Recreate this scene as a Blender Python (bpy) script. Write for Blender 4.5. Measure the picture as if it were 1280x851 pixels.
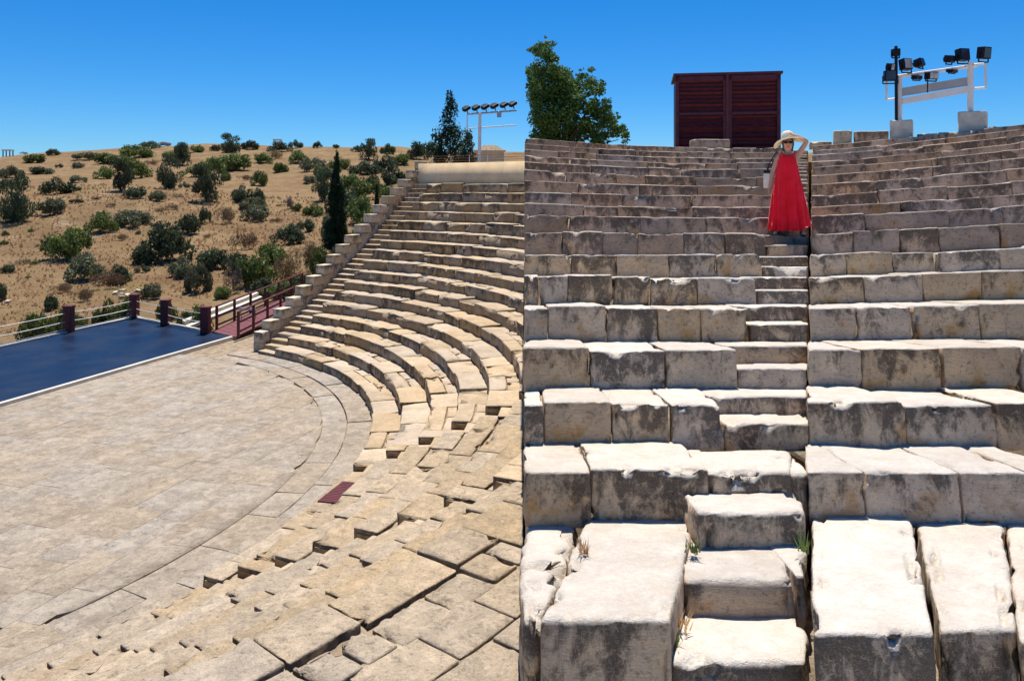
import bpy, bmesh, math, random
import numpy as np
from mathutils import Vector, Matrix, Euler

# ------------------------------------------------------------------ camera, sky, sun, exposure
for o in list(bpy.data.objects): bpy.data.objects.remove(o)
SC = bpy.context.scene
COL = SC.collection
W, H, F, YH = 1280.0, 851.0, 950.0, 235.0          # photograph size, focal length in its pixels, eye level
cam = bpy.data.cameras.new('camera'); camo = bpy.data.objects.new('camera', cam); COL.objects.link(camo)
cam.sensor_width = 36; cam.lens = 36*F/W; cam.shift_y = -(H/2-YH)/W
cam.clip_start = .05; cam.clip_end = 4000
camo.location = (0, 0, 0); camo.rotation_euler = (math.pi/2, 0, 0); SC.camera = camo
SUN = Vector((.02, .36, 1.0)).normalized()           # towards the sun: high, behind the right-hand seats
el = math.asin(SUN.z); az = math.atan2(SUN.x, SUN.y)
wd = bpy.data.worlds.new('World'); SC.world = wd; wd.use_nodes = True
nt = wd.node_tree; bg = nt.nodes['Background']; sky = nt.nodes.new('ShaderNodeTexSky')
sky.sky_type = 'NISHITA'; sky.sun_disc = False; sky.sun_elevation = el; sky.sun_rotation = az
sky.air_density = 1.0; sky.dust_density = 0.0; sky.ozone_density = 5.0; sky.altitude = 800
tint = nt.nodes.new('ShaderNodeMix'); tint.data_type = 'RGBA'; tint.blend_type = 'MULTIPLY'; tint.inputs[0].default_value = 1; tint.inputs[7].default_value = (.50, .75, 1.0, 1)
nt.links.new(sky.outputs[0], tint.inputs[6]); hs_ = nt.nodes.new('ShaderNodeHueSaturation'); hs_.inputs['Saturation'].default_value = 1.15; nt.links.new(tint.outputs[2], hs_.inputs['Color']); nt.links.new(hs_.outputs[0], bg.inputs[0]); bg.inputs[1].default_value = .092
sl = bpy.data.lights.new('sun', 'SUN'); sl.energy = 5.0; sl.angle = math.radians(.5); sl.color = (1, .93, .82)
so = bpy.data.objects.new('sun', sl); COL.objects.link(so); so.rotation_euler = SUN.to_track_quat('Z', 'Y').to_euler()
so.location = (20, 30, 60)
SC.view_settings.view_transform = 'Standard'; SC.view_settings.look = 'None'
SC.view_settings.exposure = 0.42; SC.view_settings.gamma = 1; SC.view_settings.use_curve_mapping = False
SC.render.engine = 'CYCLES'

rng = random.Random(7); NR = np.random.RandomState(5)

# ------------------------------------------------------------------ helpers
def ray(px, py): return np.array([(px-640)/F, 1.0, (YH-py)/F])
def at(px, py, Y): return ray(px, py)*Y                       # point at depth Y
def onz(px, py, z): r = ray(px, py); return r*(z/r[2])        # point on a level plane
def tag(o, label=None, cat=None, group=None, kind=None):
    if label: o['label'] = label
    if cat: o['category'] = cat
    if group: o['group'] = group
    if kind: o['kind'] = kind
    return o
def empty(name, loc=(0, 0, 0), parent=None):
    o = bpy.data.objects.new(name, None); COL.objects.link(o); o.location = loc; o.empty_display_size = .2
    if parent: o.parent = parent
    return o
def link(name, me, mat=None, parent=None, loc=None, smooth=False):
    o = bpy.data.objects.new(name, me); COL.objects.link(o)
    if mat is not None and not me.materials:
        for m in (mat if isinstance(mat, (list, tuple)) else [mat]): me.materials.append(m)
    if loc is not None: o.location = loc
    if parent: o.parent = parent
    if smooth: me.polygons.foreach_set('use_smooth', [True]*len(me.polygons))
    return o
def mesh_np(name, V, Fq):
    me = bpy.data.meshes.new(name); n = len(Fq); k = Fq.shape[1]
    me.vertices.add(len(V)); me.vertices.foreach_set('co', np.ascontiguousarray(V, dtype=np.float32).ravel())
    me.loops.add(n*k); me.loops.foreach_set('vertex_index', np.ascontiguousarray(Fq, dtype=np.int32).ravel())
    me.polygons.add(n); me.polygons.foreach_set('loop_start', np.arange(0, n*k, k, dtype=np.int32))
    me.update(calc_edges=True); return me
def hash3(i, j, k, s):
    h = (i*374761393 + j*668265263 + k*2147483647 + s*1274126177) & 0xffffffff
    h = ((h ^ (h >> 13))*1274126177) & 0xffffffff
    return ((h ^ (h >> 16)) & 0xffff)/32767.5-1
def vnoise(P, s=0):
    P = np.asarray(P, float); I = np.floor(P).astype(np.int64); f = P-I; f = f*f*(3-2*f); r = 0
    for a in (0, 1):
        for b in (0, 1):
            for c in (0, 1):
                w = (f[:, 0] if a else 1-f[:, 0])*(f[:, 1] if b else 1-f[:, 1])*(f[:, 2] if c else 1-f[:, 2])
                r = r+w*hash3(I[:, 0]+a, I[:, 1]+b, I[:, 2]+c, s)
    return r
def fbm(P, s=0, o=3):
    r = 0; a = 1.
    for q in range(o): r = r+a*vnoise(np.asarray(P)*2**q, s+q*17); a *= .5
    return r
class MB:
    "collects boxes, tubes and lathes into one mesh"
    def __init__(self): self.bm = bmesh.new()
    def box(self, c, d, rot=None, bev=0):
        r = bmesh.ops.create_cube(self.bm, size=1); vs = r['verts']
        M = Matrix.Translation(c) @ ((rot or Matrix.Identity(3)).to_4x4()) @ Matrix.Diagonal((*d, 1))
        bmesh.ops.transform(self.bm, matrix=M, verts=vs)
        if bev:
            es = list({e for v in vs for e in v.link_edges})
            bmesh.ops.bevel(self.bm, geom=es, offset=bev, segments=2, affect='EDGES', profile=.6)
        return self
    def tube(self, a, b, r, r2=None, n=8):
        a = Vector(a); b = Vector(b); d = b-a
        x = bmesh.ops.create_cone(self.bm, cap_ends=True, segments=n, radius1=r, radius2=r if r2 is None else r2, depth=d.length)
        M = Matrix.Translation((a+b)/2) @ d.to_track_quat('Z', 'Y').to_matrix().to_4x4()
        bmesh.ops.transform(self.bm, matrix=M, verts=x['verts']); return self
    def path(self, pts, r, n=6):
        for a, b in zip(pts[:-1], pts[1:]): self.tube(a, b, r, n=n)
        return self
    def lathe(self, prof, n=24, wob=None):
        rings = []
        for (r, z) in prof:
            rings.append([self.bm.verts.new((r*math.cos(t), r*math.sin(t), z+(wob(r, t) if wob else 0))) for t in [2*math.pi*i/n for i in range(n)]])
        for A, B in zip(rings[:-1], rings[1:]):
            for i in range(n): self.bm.faces.new((A[i], A[(i+1) % n], B[(i+1) % n], B[i]))
        return self
    def poly(self, pts): self.bm.faces.new([self.bm.verts.new(p) for p in pts]); return self
    def prism(self, pts, up):
        "closed solid: outline pts (list of 3D) extruded by up"
        a = [self.bm.verts.new(p) for p in pts]; b = [self.bm.verts.new(tuple(np.add(p, up))) for p in pts]; n = len(a)
        self.bm.faces.new(a); self.bm.faces.new(b[::-1])
        for i in range(n): self.bm.faces.new((a[i], b[i], b[(i+1) % n], a[(i+1) % n]))
        return self
    def build(self, name, mat, parent=None, loc=None, smooth=False):
        bmesh.ops.recalc_face_normals(self.bm, faces=self.bm.faces)
        me = bpy.data.meshes.new(name); self.bm.to_mesh(me); self.bm.free()
        return link(name, me, mat, parent, loc, smooth)

# ------------------------------------------------------------------ materials
def N(t, typ, **kw):
    n = t.nodes.new(typ)
    for k, v in kw.items():
        if k in ('operation', 'data_type', 'blend_type', 'feature', 'noise_dimensions', 'interpolation_type'): setattr(n, k, v)
    return n
def newmat(name):
    m = bpy.data.materials.new(name); m.use_nodes = True; t = m.node_tree
    return m, t, t.nodes['Principled BSDF']
def noise(t, vec, scale, detail=5, rough=.6, dist=0):
    n = N(t, 'ShaderNodeTexNoise'); n.inputs['Scale'].default_value = scale; n.inputs['Detail'].default_value = detail
    n.inputs['Roughness'].default_value = rough; n.inputs['Distortion'].default_value = dist
    t.links.new(vec, n.inputs['Vector']); return n.outputs['Fac']
def ramp(t, fac, a, b, c0=0., c1=1.):
    n = N(t, 'ShaderNodeMapRange', interpolation_type='SMOOTHSTEP')
    for i, v in enumerate((a, b, c0, c1)): n.inputs[i+1].default_value = v
    t.links.new(fac, n.inputs[0]); return n.outputs[0]
def mix(t, fac, a, b, blend='MIX'):
    n = N(t, 'ShaderNodeMix', data_type='RGBA', blend_type=blend)
    for s, v in ((0, fac), (6, a), (7, b)):
        if isinstance(v, (int, float)): n.inputs[s].default_value = v
        elif isinstance(v, tuple): n.inputs[s].default_value = (*v, 1)
        else: t.links.new(v, n.inputs[s])
    return n.outputs[2]
def math_(t, op, a, b=0.):
    n = N(t, 'ShaderNodeMath', operation=op)
    for i, v in enumerate((a, b)):
        if isinstance(v, (int, float)): n.inputs[i].default_value = v
        else: t.links.new(v, n.inputs[i])
    return n.outputs[0]
def bump(t, p, h, strength, dist):
    b = N(t, 'ShaderNodeBump'); b.inputs['Strength'].default_value = strength; b.inputs['Distance'].default_value = dist
    t.links.new(h, b.inputs['Height']); t.links.new(b.outputs[0], p.inputs['Normal']); return b
def posvec(t, rnd=True, scl=(1, 1, 1)):
    g = N(t, 'ShaderNodeNewGeometry'); v = g.outputs['Position']
    if rnd:
        oi = N(t, 'ShaderNodeObjectInfo'); m = math_(t, 'MULTIPLY', oi.outputs['Random'], 37.)
        a = N(t, 'ShaderNodeVectorMath', operation='ADD'); t.links.new(v, a.inputs[0]); t.links.new(m, a.inputs[1]); v = a.outputs[0]
    if scl != (1, 1, 1):
        a = N(t, 'ShaderNodeVectorMath', operation='MULTIPLY'); a.inputs[1].default_value = scl; t.links.new(v, a.inputs[0]); v = a.outputs[0]
    return v
def stone_mat(name, top, top2, face, face2, lich, orange, lic=(.50, .62), org=(.62, .72), fs=1., relief=1., vary=.3, tm=.55, sp=.4, rnd=True):
    "weathered limestone: worn pale treads, lichen-stained risers, ochre patches"
    m, t, p = newmat(name); v = posvec(t, rnd); vs = posvec(t, rnd, (1, 1, .55)); oi = N(t, 'ShaderNodeObjectInfo'); g = N(t, 'ShaderNodeNewGeometry')
    n1 = noise(t, v, 1.6*fs, 8, .65); n2 = noise(t, v, 14*fs, 6, .7); n3 = noise(t, vs, 2.6*fs, 9, .72, .4); n4 = noise(t, v, 1.9*fs, 4, .5); n5 = noise(t, v, 55*fs, 4, .7)
    cf = mix(t, ramp(t, n1, .38, .62), face, face2)
    tc = N(t, 'ShaderNodeTexCoord'); sg = N(t, 'ShaderNodeSeparateXYZ'); t.links.new(tc.outputs['Generated'], sg.inputs[0]); gz_ = math_(t, 'SUBTRACT', sg.outputs[2], .55)
    lf = math_(t, 'ADD', n3, math_(t, 'MULTIPLY', math_(t, 'SUBTRACT', oi.outputs['Random'], .5), .20)); lf = math_(t, 'ADD', lf, math_(t, 'MULTIPLY', gz_, .22))
    cf = mix(t, ramp(t, math_(t, 'SUBTRACT', n4, math_(t, 'MULTIPLY', gz_, .16)), *org), cf, orange)
    cf = mix(t, ramp(t, lf, lic[0], lic[1], 0, .9), cf, lich)
    cf = mix(t, ramp(t, n2, .52, .68, 0, .6), cf, lich); cf = mix(t, ramp(t, noise(t, v, 6*fs, 6, .75, .6), .52, .66, 0, .6), cf, face)
    cf = mix(t, ramp(t, n5, .50, .72, 0, .35), cf, top)
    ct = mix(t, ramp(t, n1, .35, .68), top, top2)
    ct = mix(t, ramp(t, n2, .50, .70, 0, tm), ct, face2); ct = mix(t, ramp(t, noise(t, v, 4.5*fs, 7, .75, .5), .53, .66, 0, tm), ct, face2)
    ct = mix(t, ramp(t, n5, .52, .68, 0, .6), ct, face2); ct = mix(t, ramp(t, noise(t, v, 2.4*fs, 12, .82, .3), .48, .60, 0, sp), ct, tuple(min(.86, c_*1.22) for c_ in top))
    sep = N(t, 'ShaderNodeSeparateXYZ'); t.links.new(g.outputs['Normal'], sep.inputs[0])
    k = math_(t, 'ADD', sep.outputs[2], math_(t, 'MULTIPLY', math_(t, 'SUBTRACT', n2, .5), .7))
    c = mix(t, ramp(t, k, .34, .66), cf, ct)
    hv = N(t, 'ShaderNodeHueSaturation'); t.links.new(c, hv.inputs['Color'])
    t.links.new(math_(t, 'ADD', math_(t, 'MULTIPLY', oi.outputs['Random'], vary), 1-vary*.55), hv.inputs['Value'])
    hv.inputs['Saturation'].default_value = 1.0
    wn = N(t, 'ShaderNodeTexWhiteNoise'); wn.noise_dimensions = '1D'; t.links.new(oi.outputs['Random'], wn.inputs['W'])
    t.links.new(math_(t, 'ADD', math_(t, 'MULTIPLY', wn.outputs['Value'], .36), .84), hv.inputs['Saturation'])
    t.links.new(hv.outputs[0], p.inputs['Base Color']); p.inputs['Roughness'].default_value = .95
    p.inputs['Specular IOR Level'].default_value = .12
    vo = N(t, 'ShaderNodeTexVoronoi'); vo.inputs['Scale'].default_value = 26*fs; t.links.new(v, vo.inputs['Vector'])
    hh = math_(t, 'ADD', math_(t, 'MULTIPLY', n2, 1.0), math_(t, 'ADD', math_(t, 'MULTIPLY', n5, .55), math_(t, 'MULTIPLY', ramp(t, vo.outputs['Distance'], 0, .35), .35)))
    hh = math_(t, 'ADD', hh, math_(t, 'MULTIPLY', n3, 1.4)); hh = math_(t, 'ADD', hh, math_(t, 'MULTIPLY', ramp(t, noise(t, posvec(t, rnd, (1, 1, 3.5)), 7*fs, 7, .75), .42, .62), .35))
    bump(t, p, hh, .6, .018*relief); return m
def flat_mat(name, col, rough=.6, spec=.3, metal=0, var=.12, scale=3., bmp=0., rnd=True):
    m, t, p = newmat(name); v = posvec(t, rnd); n = noise(t, v, scale, 6, .65)
    lo = tuple(c*(1-var) for c in col); hi = tuple(min(1, c*(1+var)) for c in col)
    c = mix(t, ramp(t, n, .3, .7), lo, hi); t.links.new(c, p.inputs['Base Color'])
    p.inputs['Roughness'].default_value = rough; p.inputs['Specular IOR Level'].default_value = spec; p.inputs['Metallic'].default_value = metal
    if bmp: bump(t, p, noise(t, v, scale*6, 5, .7), .6, bmp)
    return m
M = {}
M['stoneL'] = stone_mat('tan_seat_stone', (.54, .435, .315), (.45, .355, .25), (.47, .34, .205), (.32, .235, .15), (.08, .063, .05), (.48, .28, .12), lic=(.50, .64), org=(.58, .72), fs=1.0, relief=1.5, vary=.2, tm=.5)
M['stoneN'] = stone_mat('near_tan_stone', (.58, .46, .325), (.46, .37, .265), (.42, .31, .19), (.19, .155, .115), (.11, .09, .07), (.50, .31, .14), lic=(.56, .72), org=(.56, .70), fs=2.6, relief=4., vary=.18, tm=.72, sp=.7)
M['stoneR'] = stone_mat('pale_limestone', (.66, .61, .54), (.57, .515, .445), (.80, .60, .40), (.62, .465, .32), (.115, .088, .066), (.60, .36, .17), lic=(.495, .65), org=(.53, .69), fs=1.9, relief=1.7, vary=.18, tm=.34, sp=.35)
M['stoneU'] = stone_mat('brown_limestone', (.56, .48, .39), (.46, .38, .30), (.60, .43, .31), (.43, .31, .225), (.085, .066, .053), (.50, .30, .14), lic=(.475, .64), org=(.58, .70), fs=1.5, relief=1.3, vary=.5)
M['parapet'] = stone_mat('parapet_stone', (.66, .57, .43), (.56, .47, .34), (.60, .50, .36), (.46, .37, .26), (.11, .09, .07), (.5, .36, .2), lic=(.54, .68), org=(.66, .8), fs=1.2, vary=.2)
M['paving'] = stone_mat('orchestra_stone', (.475, .405, .325), (.345, .29, .23), (.40, .33, .25), (.215, .178, .142), (.10, .085, .07), (.48, .33, .19), lic=(.60, .72), org=(.66, .8), fs=1.5, relief=4., vary=.08, tm=.75, sp=.7, rnd=False)
M['mortar'] = flat_mat('earth_mortar', (.30, .235, .165), .95, .1, var=.35, scale=4, bmp=.02, rnd=False)
M['mortarR'] = flat_mat('pale_earth_mortar', (.36, .29, .21), .95, .1, var=.35, scale=5, bmp=.02, rnd=False)
M['plaster'] = flat_mat('tan_plaster', (.86, .64, .38), .9, .1, var=.12, scale=1.2, bmp=.01)
M['concrete'] = flat_mat('cast_concrete', (.60, .56, .47), .9, .15, var=.16, scale=5, bmp=.006)
M['whiteconc'] = flat_mat('pale_concrete', (.62, .58, .50), .9, .15, var=.12, scale=2, bmp=.006)
M['maroon'] = flat_mat('maroon_paint', (.115, .020, .022), .55, .35, var=.25, scale=7)
M['maroonwood'] = flat_mat('dark_maroon_wood', (.075, .012, .028), .5, .4, var=.3, scale=6)
M['maroonlite'] = flat_mat('worn_maroon_wood', (.16, .05, .055), .7, .3, var=.25, scale=8)
M['whitemetal'] = flat_mat('white_painted_steel', (.78, .78, .77), .45, .4, var=.06)
M['grey'] = flat_mat('grey_steel', (.42, .42, .43), .5, .4, .3, var=.1)
M['black'] = flat_mat('black_lamp_housing', (.008, .008, .012), .5, .25, var=.2)
M['lens'] = flat_mat('lamp_glass', (.45, .46, .47), .15, .6, var=.3, scale=9)
M['wire'] = flat_mat('steel_wire', (.62, .62, .60), .5, .4, .2)
M['rust'] = flat_mat('rusty_mesh', (.13, .055, .035), .8, .2)
M['skin'] = flat_mat('skin', (.56, .32, .235), .55, .35, var=.05)
M['hair'] = flat_mat('brown_hair', (.07, .035, .02), .5, .4)
M['straw'] = flat_mat('pale_straw', (.86, .76, .56), .85, .1, var=.08, scale=40)
M['bagcloth'] = flat_mat('cream_canvas', (.72, .66, .55), .9, .1)
M['bark'] = flat_mat('bark', (.12, .085, .06), .95, .1, var=.3, scale=10, bmp=.02)
def red_mat():
    m, t, p = newmat('red_cotton'); v = posvec(t, False)
    c = mix(t, ramp(t, noise(t, v, 5, 3), .35, .65), (.93, .012, .036), (.82, .008, .024))
    t.links.new(c, p.inputs['Base Color']); p.inputs['Roughness'].default_value = .8; p.inputs['Specular IOR Level'].default_value = .15
    p.inputs['Sheen Weight'].default_value = .2; return m
M['red'] = red_mat()
def leaf_mat(name, a, b, c, rough=.55):
    m, t, p = newmat(name); tc = N(t, 'ShaderNodeTexCoord'); oi = N(t, 'ShaderNodeObjectInfo'); g = N(t, 'ShaderNodeNewGeometry')
    n = noise(t, g.outputs['Position'], 1.3, 3, .6); n2 = noise(t, tc.outputs['Object'], 9, 2, .6)
    col = mix(t, ramp(t, n, .35, .65), a, b); col = mix(t, ramp(t, n2, .5, .75, 0, .7), col, c)
    hv = N(t, 'ShaderNodeHueSaturation'); t.links.new(col, hv.inputs['Color'])
    t.links.new(math_(t, 'ADD', math_(t, 'MULTIPLY', oi.outputs['Random'], .5), .75), hv.inputs['Value'])
    t.links.new(math_(t, 'ADD', math_(t, 'MULTIPLY', oi.outputs['Random'], .03), .485), hv.inputs['Hue'])
    t.links.new(hv.outputs[0], p.inputs['Base Color']); p.inputs['Roughness'].default_value = rough; p.inputs['Specular IOR Level'].default_value = .25
    tr = N(t, 'ShaderNodeBsdfTranslucent'); t.links.new(hv.outputs[0], tr.inputs[0]); ms = N(t, 'ShaderNodeMixShader'); ms.inputs[0].default_value = .25
    out = t.nodes['Material Output']; t.links.new(p.outputs[0], ms.inputs[1]); t.links.new(tr.outputs[0], ms.inputs[2]); t.links.new(ms.outputs[0], out.inputs[0]); return m
M['lf_green'] = leaf_mat('green_leaves', (.115, .155, .035), (.15, .185, .05), (.20, .23, .08))
M['lf_dark'] = leaf_mat('dark_olive_leaves', (.055, .078, .034), (.080, .105, .050), (.14, .16, .09))
M['lf_grey'] = leaf_mat('grey_green_leaves', (.13, .145, .075), (.16, .17, .09), (.22, .20, .12))
M['lf_brown'] = leaf_mat('dry_brown_twigs', (.19, .12, .065), (.23, .15, .08), (.16, .15, .07))
M['lf_dead'] = leaf_mat('dead_grey_twigs', (.17, .14, .125), (.13, .105, .095), (.2, .17, .14))
M['lf_cyp'] = leaf_mat('cypress_leaves', (.026, .052, .018), (.04, .075, .026), (.06, .10, .035))
M['lf_tree'] = leaf_mat('glossy_tree_leaves', (.060, .11, .022), (.09, .15, .032), (.17, .23, .07), .65)
def hill_mat():
    m, t, p = newmat('dry_hillside'); v = posvec(t, False)
    n1 = noise(t, v, .045, 6, .6, .5); n2 = noise(t, v, .35, 8, .7); n3 = noise(t, v, 2.2, 6, .7); n4 = noise(t, v, .16, 5, .65)
    c = mix(t, ramp(t, n1, .35, .65), (.30, .20, .105), (.235, .155, .082))
    c = mix(t, ramp(t, n2, .45, .7), c, (.36, .26, .15)); c = mix(t, ramp(t, n4, .50, .66, 0, .8), c, (.22, .13, .07)); c = mix(t, ramp(t, noise(t, v, .12, 9, .75, 1.), .54, .64, 0, .7), c, (.27, .21, .09))
    c = mix(t, ramp(t, n3, .55, .75, 0, .6), c, (.20, .13, .065)); c = mix(t, ramp(t, noise(t, v, .09, 6, .7), .60, .70, 0, .8), c, (.47, .38, .27))
    t.links.new(c, p.inputs['Base Color']); p.inputs['Roughness'].default_value = 1; p.inputs['Specular IOR Level'].default_value = .05
    bump(t, p, math_(t, 'ADD', n3, n2), .9, .5); return m
M['hill'] = hill_mat()
def deck_mat():
    m, t, p = newmat('blue_stage_sheet'); v = posvec(t, False); n = noise(t, v, .6, 5, .6); n2 = noise(t, v, 6, 5, .7)
    c = mix(t, ramp(t, n, .35, .7), (.004, .011, .034), (.009, .021, .05)); c = mix(t, ramp(t, n2, .58, .8, 0, .25), c, (.09, .12, .16))
    t.links.new(c, p.inputs['Base Color']); t.links.new(ramp(t, n, .3, .7, .34, .5), p.inputs['Roughness']); p.inputs['Specular IOR Level'].default_value = .2
    bump(t, p, n2, .25, .01); return m
M['deck'] = deck_mat()

# ------------------------------------------------------------------ stone pieces
GRID = {}
def coords(n, r, L):
    r = min(r, L*.3); inner = np.linspace(r, L-r, max(2, n)); return np.concatenate([[0, r*.4], inner, [L-r*.4, L]]) if n > 2 else np.concatenate([[0], inner, [L]])
def topo(nx, ny, nz):
    key = (nx, ny, nz)
    if key in GRID: return GRID[key]
    idx = {}; fs = []
    def vid(i, j, k): return idx.setdefault((i, j, k), len(idx))
    for i in range(nx-1):
        for j in range(ny-1):
            fs.append([vid(i, j, nz-1), vid(i+1, j, nz-1), vid(i+1, j+1, nz-1), vid(i, j+1, nz-1)])
            fs.append([vid(i, j+1, 0), vid(i+1, j+1, 0), vid(i+1, j, 0), vid(i, j, 0)])
    for i in range(nx-1):
        for k in range(nz-1):
            fs.append([vid(i, 0, k), vid(i+1, 0, k), vid(i+1, 0, k+1), vid(i, 0, k+1)])
            fs.append([vid(i+1, ny-1, k), vid(i, ny-1, k), vid(i, ny-1, k+1), vid(i+1, ny-1, k+1)])
    for j in range(ny-1):
        for k in range(nz-1):
            fs.append([vid(0, j+1, k), vid(0, j, k), vid(0, j, k+1), vid(0, j+1, k+1)])
            fs.append([vid(nx-1, j, k), vid(nx-1, j+1, k), vid(nx-1, j+1, k+1), vid(nx-1, j, k+1)])
    GRID[key] = (np.array(list(idx.keys())), np.array(fs)); return GRID[key]
SEED = [0]
def stone(L, D, Hh, mapf, res=(3, 2, 2), rad=.03, rough=.012, freq=4., chip=1.5, name='stone_block', mat=None, parent=None, post=None, skew=0., sag=0.):
    "one worn block, L long, D deep, Hh high, corners rounded and chipped, sent through mapf into place"
    SEED[0] += 1; s = SEED[0]
    cs = [coords(n, rad, l) for n, l in zip(res, (L, D, Hh))]
    ij, fq = topo(*[len(c) for c in cs])
    p = np.stack([cs[a][ij[:, a]] for a in range(3)], 1); dim = np.array([L, D, Hh])
    rr = np.minimum(rad, dim*.3); inner = np.clip(p, rr, dim-rr); d = (p-inner)/rr; n = np.linalg.norm(d, axis=1, keepdims=True)
    nn = np.where(n > 0, d/np.maximum(n, 1e-6), 0); p2 = inner+nn*rr
    near = (np.sort(np.minimum(p, dim-p), axis=1)[:, 1] < rad*2.2)                 # close to an edge
    q = p2*freq+np.array([s*7.13, s*3.7, s*1.9])
    dn = fbm(q*.5, 3, 2)*rough*.45+fbm(q*2.2, 5, 2)*rough*.28; ch = np.where(near, np.maximum(0, fbm(q*1.9+9, 11, 3)-.30)*rough*chip*2.4, 0)
    p2 = p2+nn*(dn-ch)[:, None]
    if skew: p2[:, 0] += (p2[:, 1]-D/2)*skew
    if sag: p2[:, 2] += sag*(p2[:, 1]-D)*(p2[:, 2]/Hh)
    w = mapf(p2)
    if post is not None:
        w = post(w)
        if w is None: return None
    c = w.mean(0); c[2] = w[:, 2].min()
    me = mesh_np(name, w-c, fq); return link(name, me, mat, parent, c, smooth=True)

SEAM = 14.2/F                                     # the right-hand seat block begins on this line over the ground

# ================================================================== LEFT THEATRE
C0 = np.array([-17.07, 18.02]); RUN = .74; ZF = -6.45
ZR = [-6.45, -6.12, -5.80, -5.47, -5.13, -4.78, -4.42, -4.05, -3.67, -3.28, -2.88, -2.47, -2.04, -1.60, -1.16, -.71, -.25, .22]
def RK(k): return 13.55+RUN*(k-1)
def pol(R, a): return np.stack([C0[0]+R*np.sin(a), C0[1]+R*np.cos(a)], -1)
def ang(P): return math.atan2(P[0]-C0[0], P[1]-C0[1])
WB = np.array([-9.85, 29.89]); WD = np.array([math.sin(math.radians(22)), math.cos(math.radians(22))]); WN = np.array([WD[1], -WD[0]])
def wall_t(R, off=0.):                            # where the parapet line (shifted to the rows by off) meets radius R
    B = WB+WN*off-C0; b = B@WD; return -b+math.sqrt(b*b-(B@B-R*R))
def wall_ang(R, off): t = wall_t(R, off); return ang(WB+WN*off+WD*t)
def seam_clip(w):
    near = w[:, 1] < 22.5; lim = SEAM*w[:, 1]
    if np.all(near & (w[:, 0] > lim)): return None
    w[:, 0] = np.where(near & (w[:, 0] > lim), lim-.002, w[:, 0]); return w

# ------------------------------------------------------------------ terrain
def smooth(a, b, x): t = np.clip((x-a)/(b-a), 0, 1); return t*t*(3-2*t)
def terr(X, Y):
    X = np.asarray(X, float); Y = np.asarray(Y, float)
    zc = np.interp(X, [-400, -200, -140, -88, -68, -42, -24, 0, 60], [4, 5.5, 7.6, 10.6, 11.2, 10.4, 9.0, 8.6, 8.6])
    s = (Y-37)/(190-37.)
    z = -7.7+(zc+7.7)*np.where(s < 1, np.clip(s, 0, 1), 1-.25*np.clip(s-1, 0, 8)**1.3)
    P = np.stack([X.ravel(), Y.ravel(), 0*X.ravel()], 1)
    nz = (fbm(P/28., 21, 3)*1.0+fbm(P/7., 31, 2)*.22).reshape(X.shape)
    z = z+nz*smooth(40, 70, Y)
    R = np.hypot(X-C0[0], Y-C0[1]); side = (X-WB[0])*WN[0]+(Y-WB[1])*WN[1]
    m = smooth(.5, 4, side)*smooth(24, 30, Y)
    mound = np.where(R > 27.2, .75+.012*np.clip(Y-44, 0, 100), -8.8)
    z = np.where(m > 0, z*(1-m)+np.where(R > 27.2, np.maximum(z, mound), -8.8)*m, z)
    z = np.where(Y < 24.5, -8.8, z)
    return z
xs = np.unique(np.concatenate([np.linspace(-1500, -220, 14), np.linspace(-220, -60, 90), np.linspace(-60, 30, 110), np.linspace(30, 1500, 20)]))
ys = np.unique(np.concatenate([np.linspace(-600, 20, 8), np.linspace(20, 80, 80), np.linspace(80, 230, 80), np.linspace(230, 2500, 25)]))
GX, GY = np.meshgrid(xs, ys, indexing='ij'); GZ = terr(GX, GY)
idx = np.arange(GX.size).reshape(GX.shape)
fq = np.stack([idx[:-1, :-1], idx[1:, :-1], idx[1:, 1:], idx[:-1, 1:]], -1).reshape(-1, 4)
tag(link('ground', mesh_np('ground', np.stack([GX, GY, GZ], -1).reshape(-1, 3), fq), M['hill'], smooth=True), 'dry golden hillside beyond the theatre', None, None, 'structure')
def hit(px, py, y0=39.):
    r = ray(px, py); Y = np.concatenate([np.arange(y0, 120, .25), np.arange(120, 420, 1.)])
    z = terr(r[0]*Y, Y); b = np.nonzero(z >= r[2]*Y)[0]
    if len(b) == 0: i = int(np.argmin(r[2]*Y-z-(Y > 230)*-50)); return np.array([r[0]*Y[i], Y[i], z[i]])
    i = b[0]; return np.array([r[0]*Y[i], Y[i], z[i]])

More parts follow.
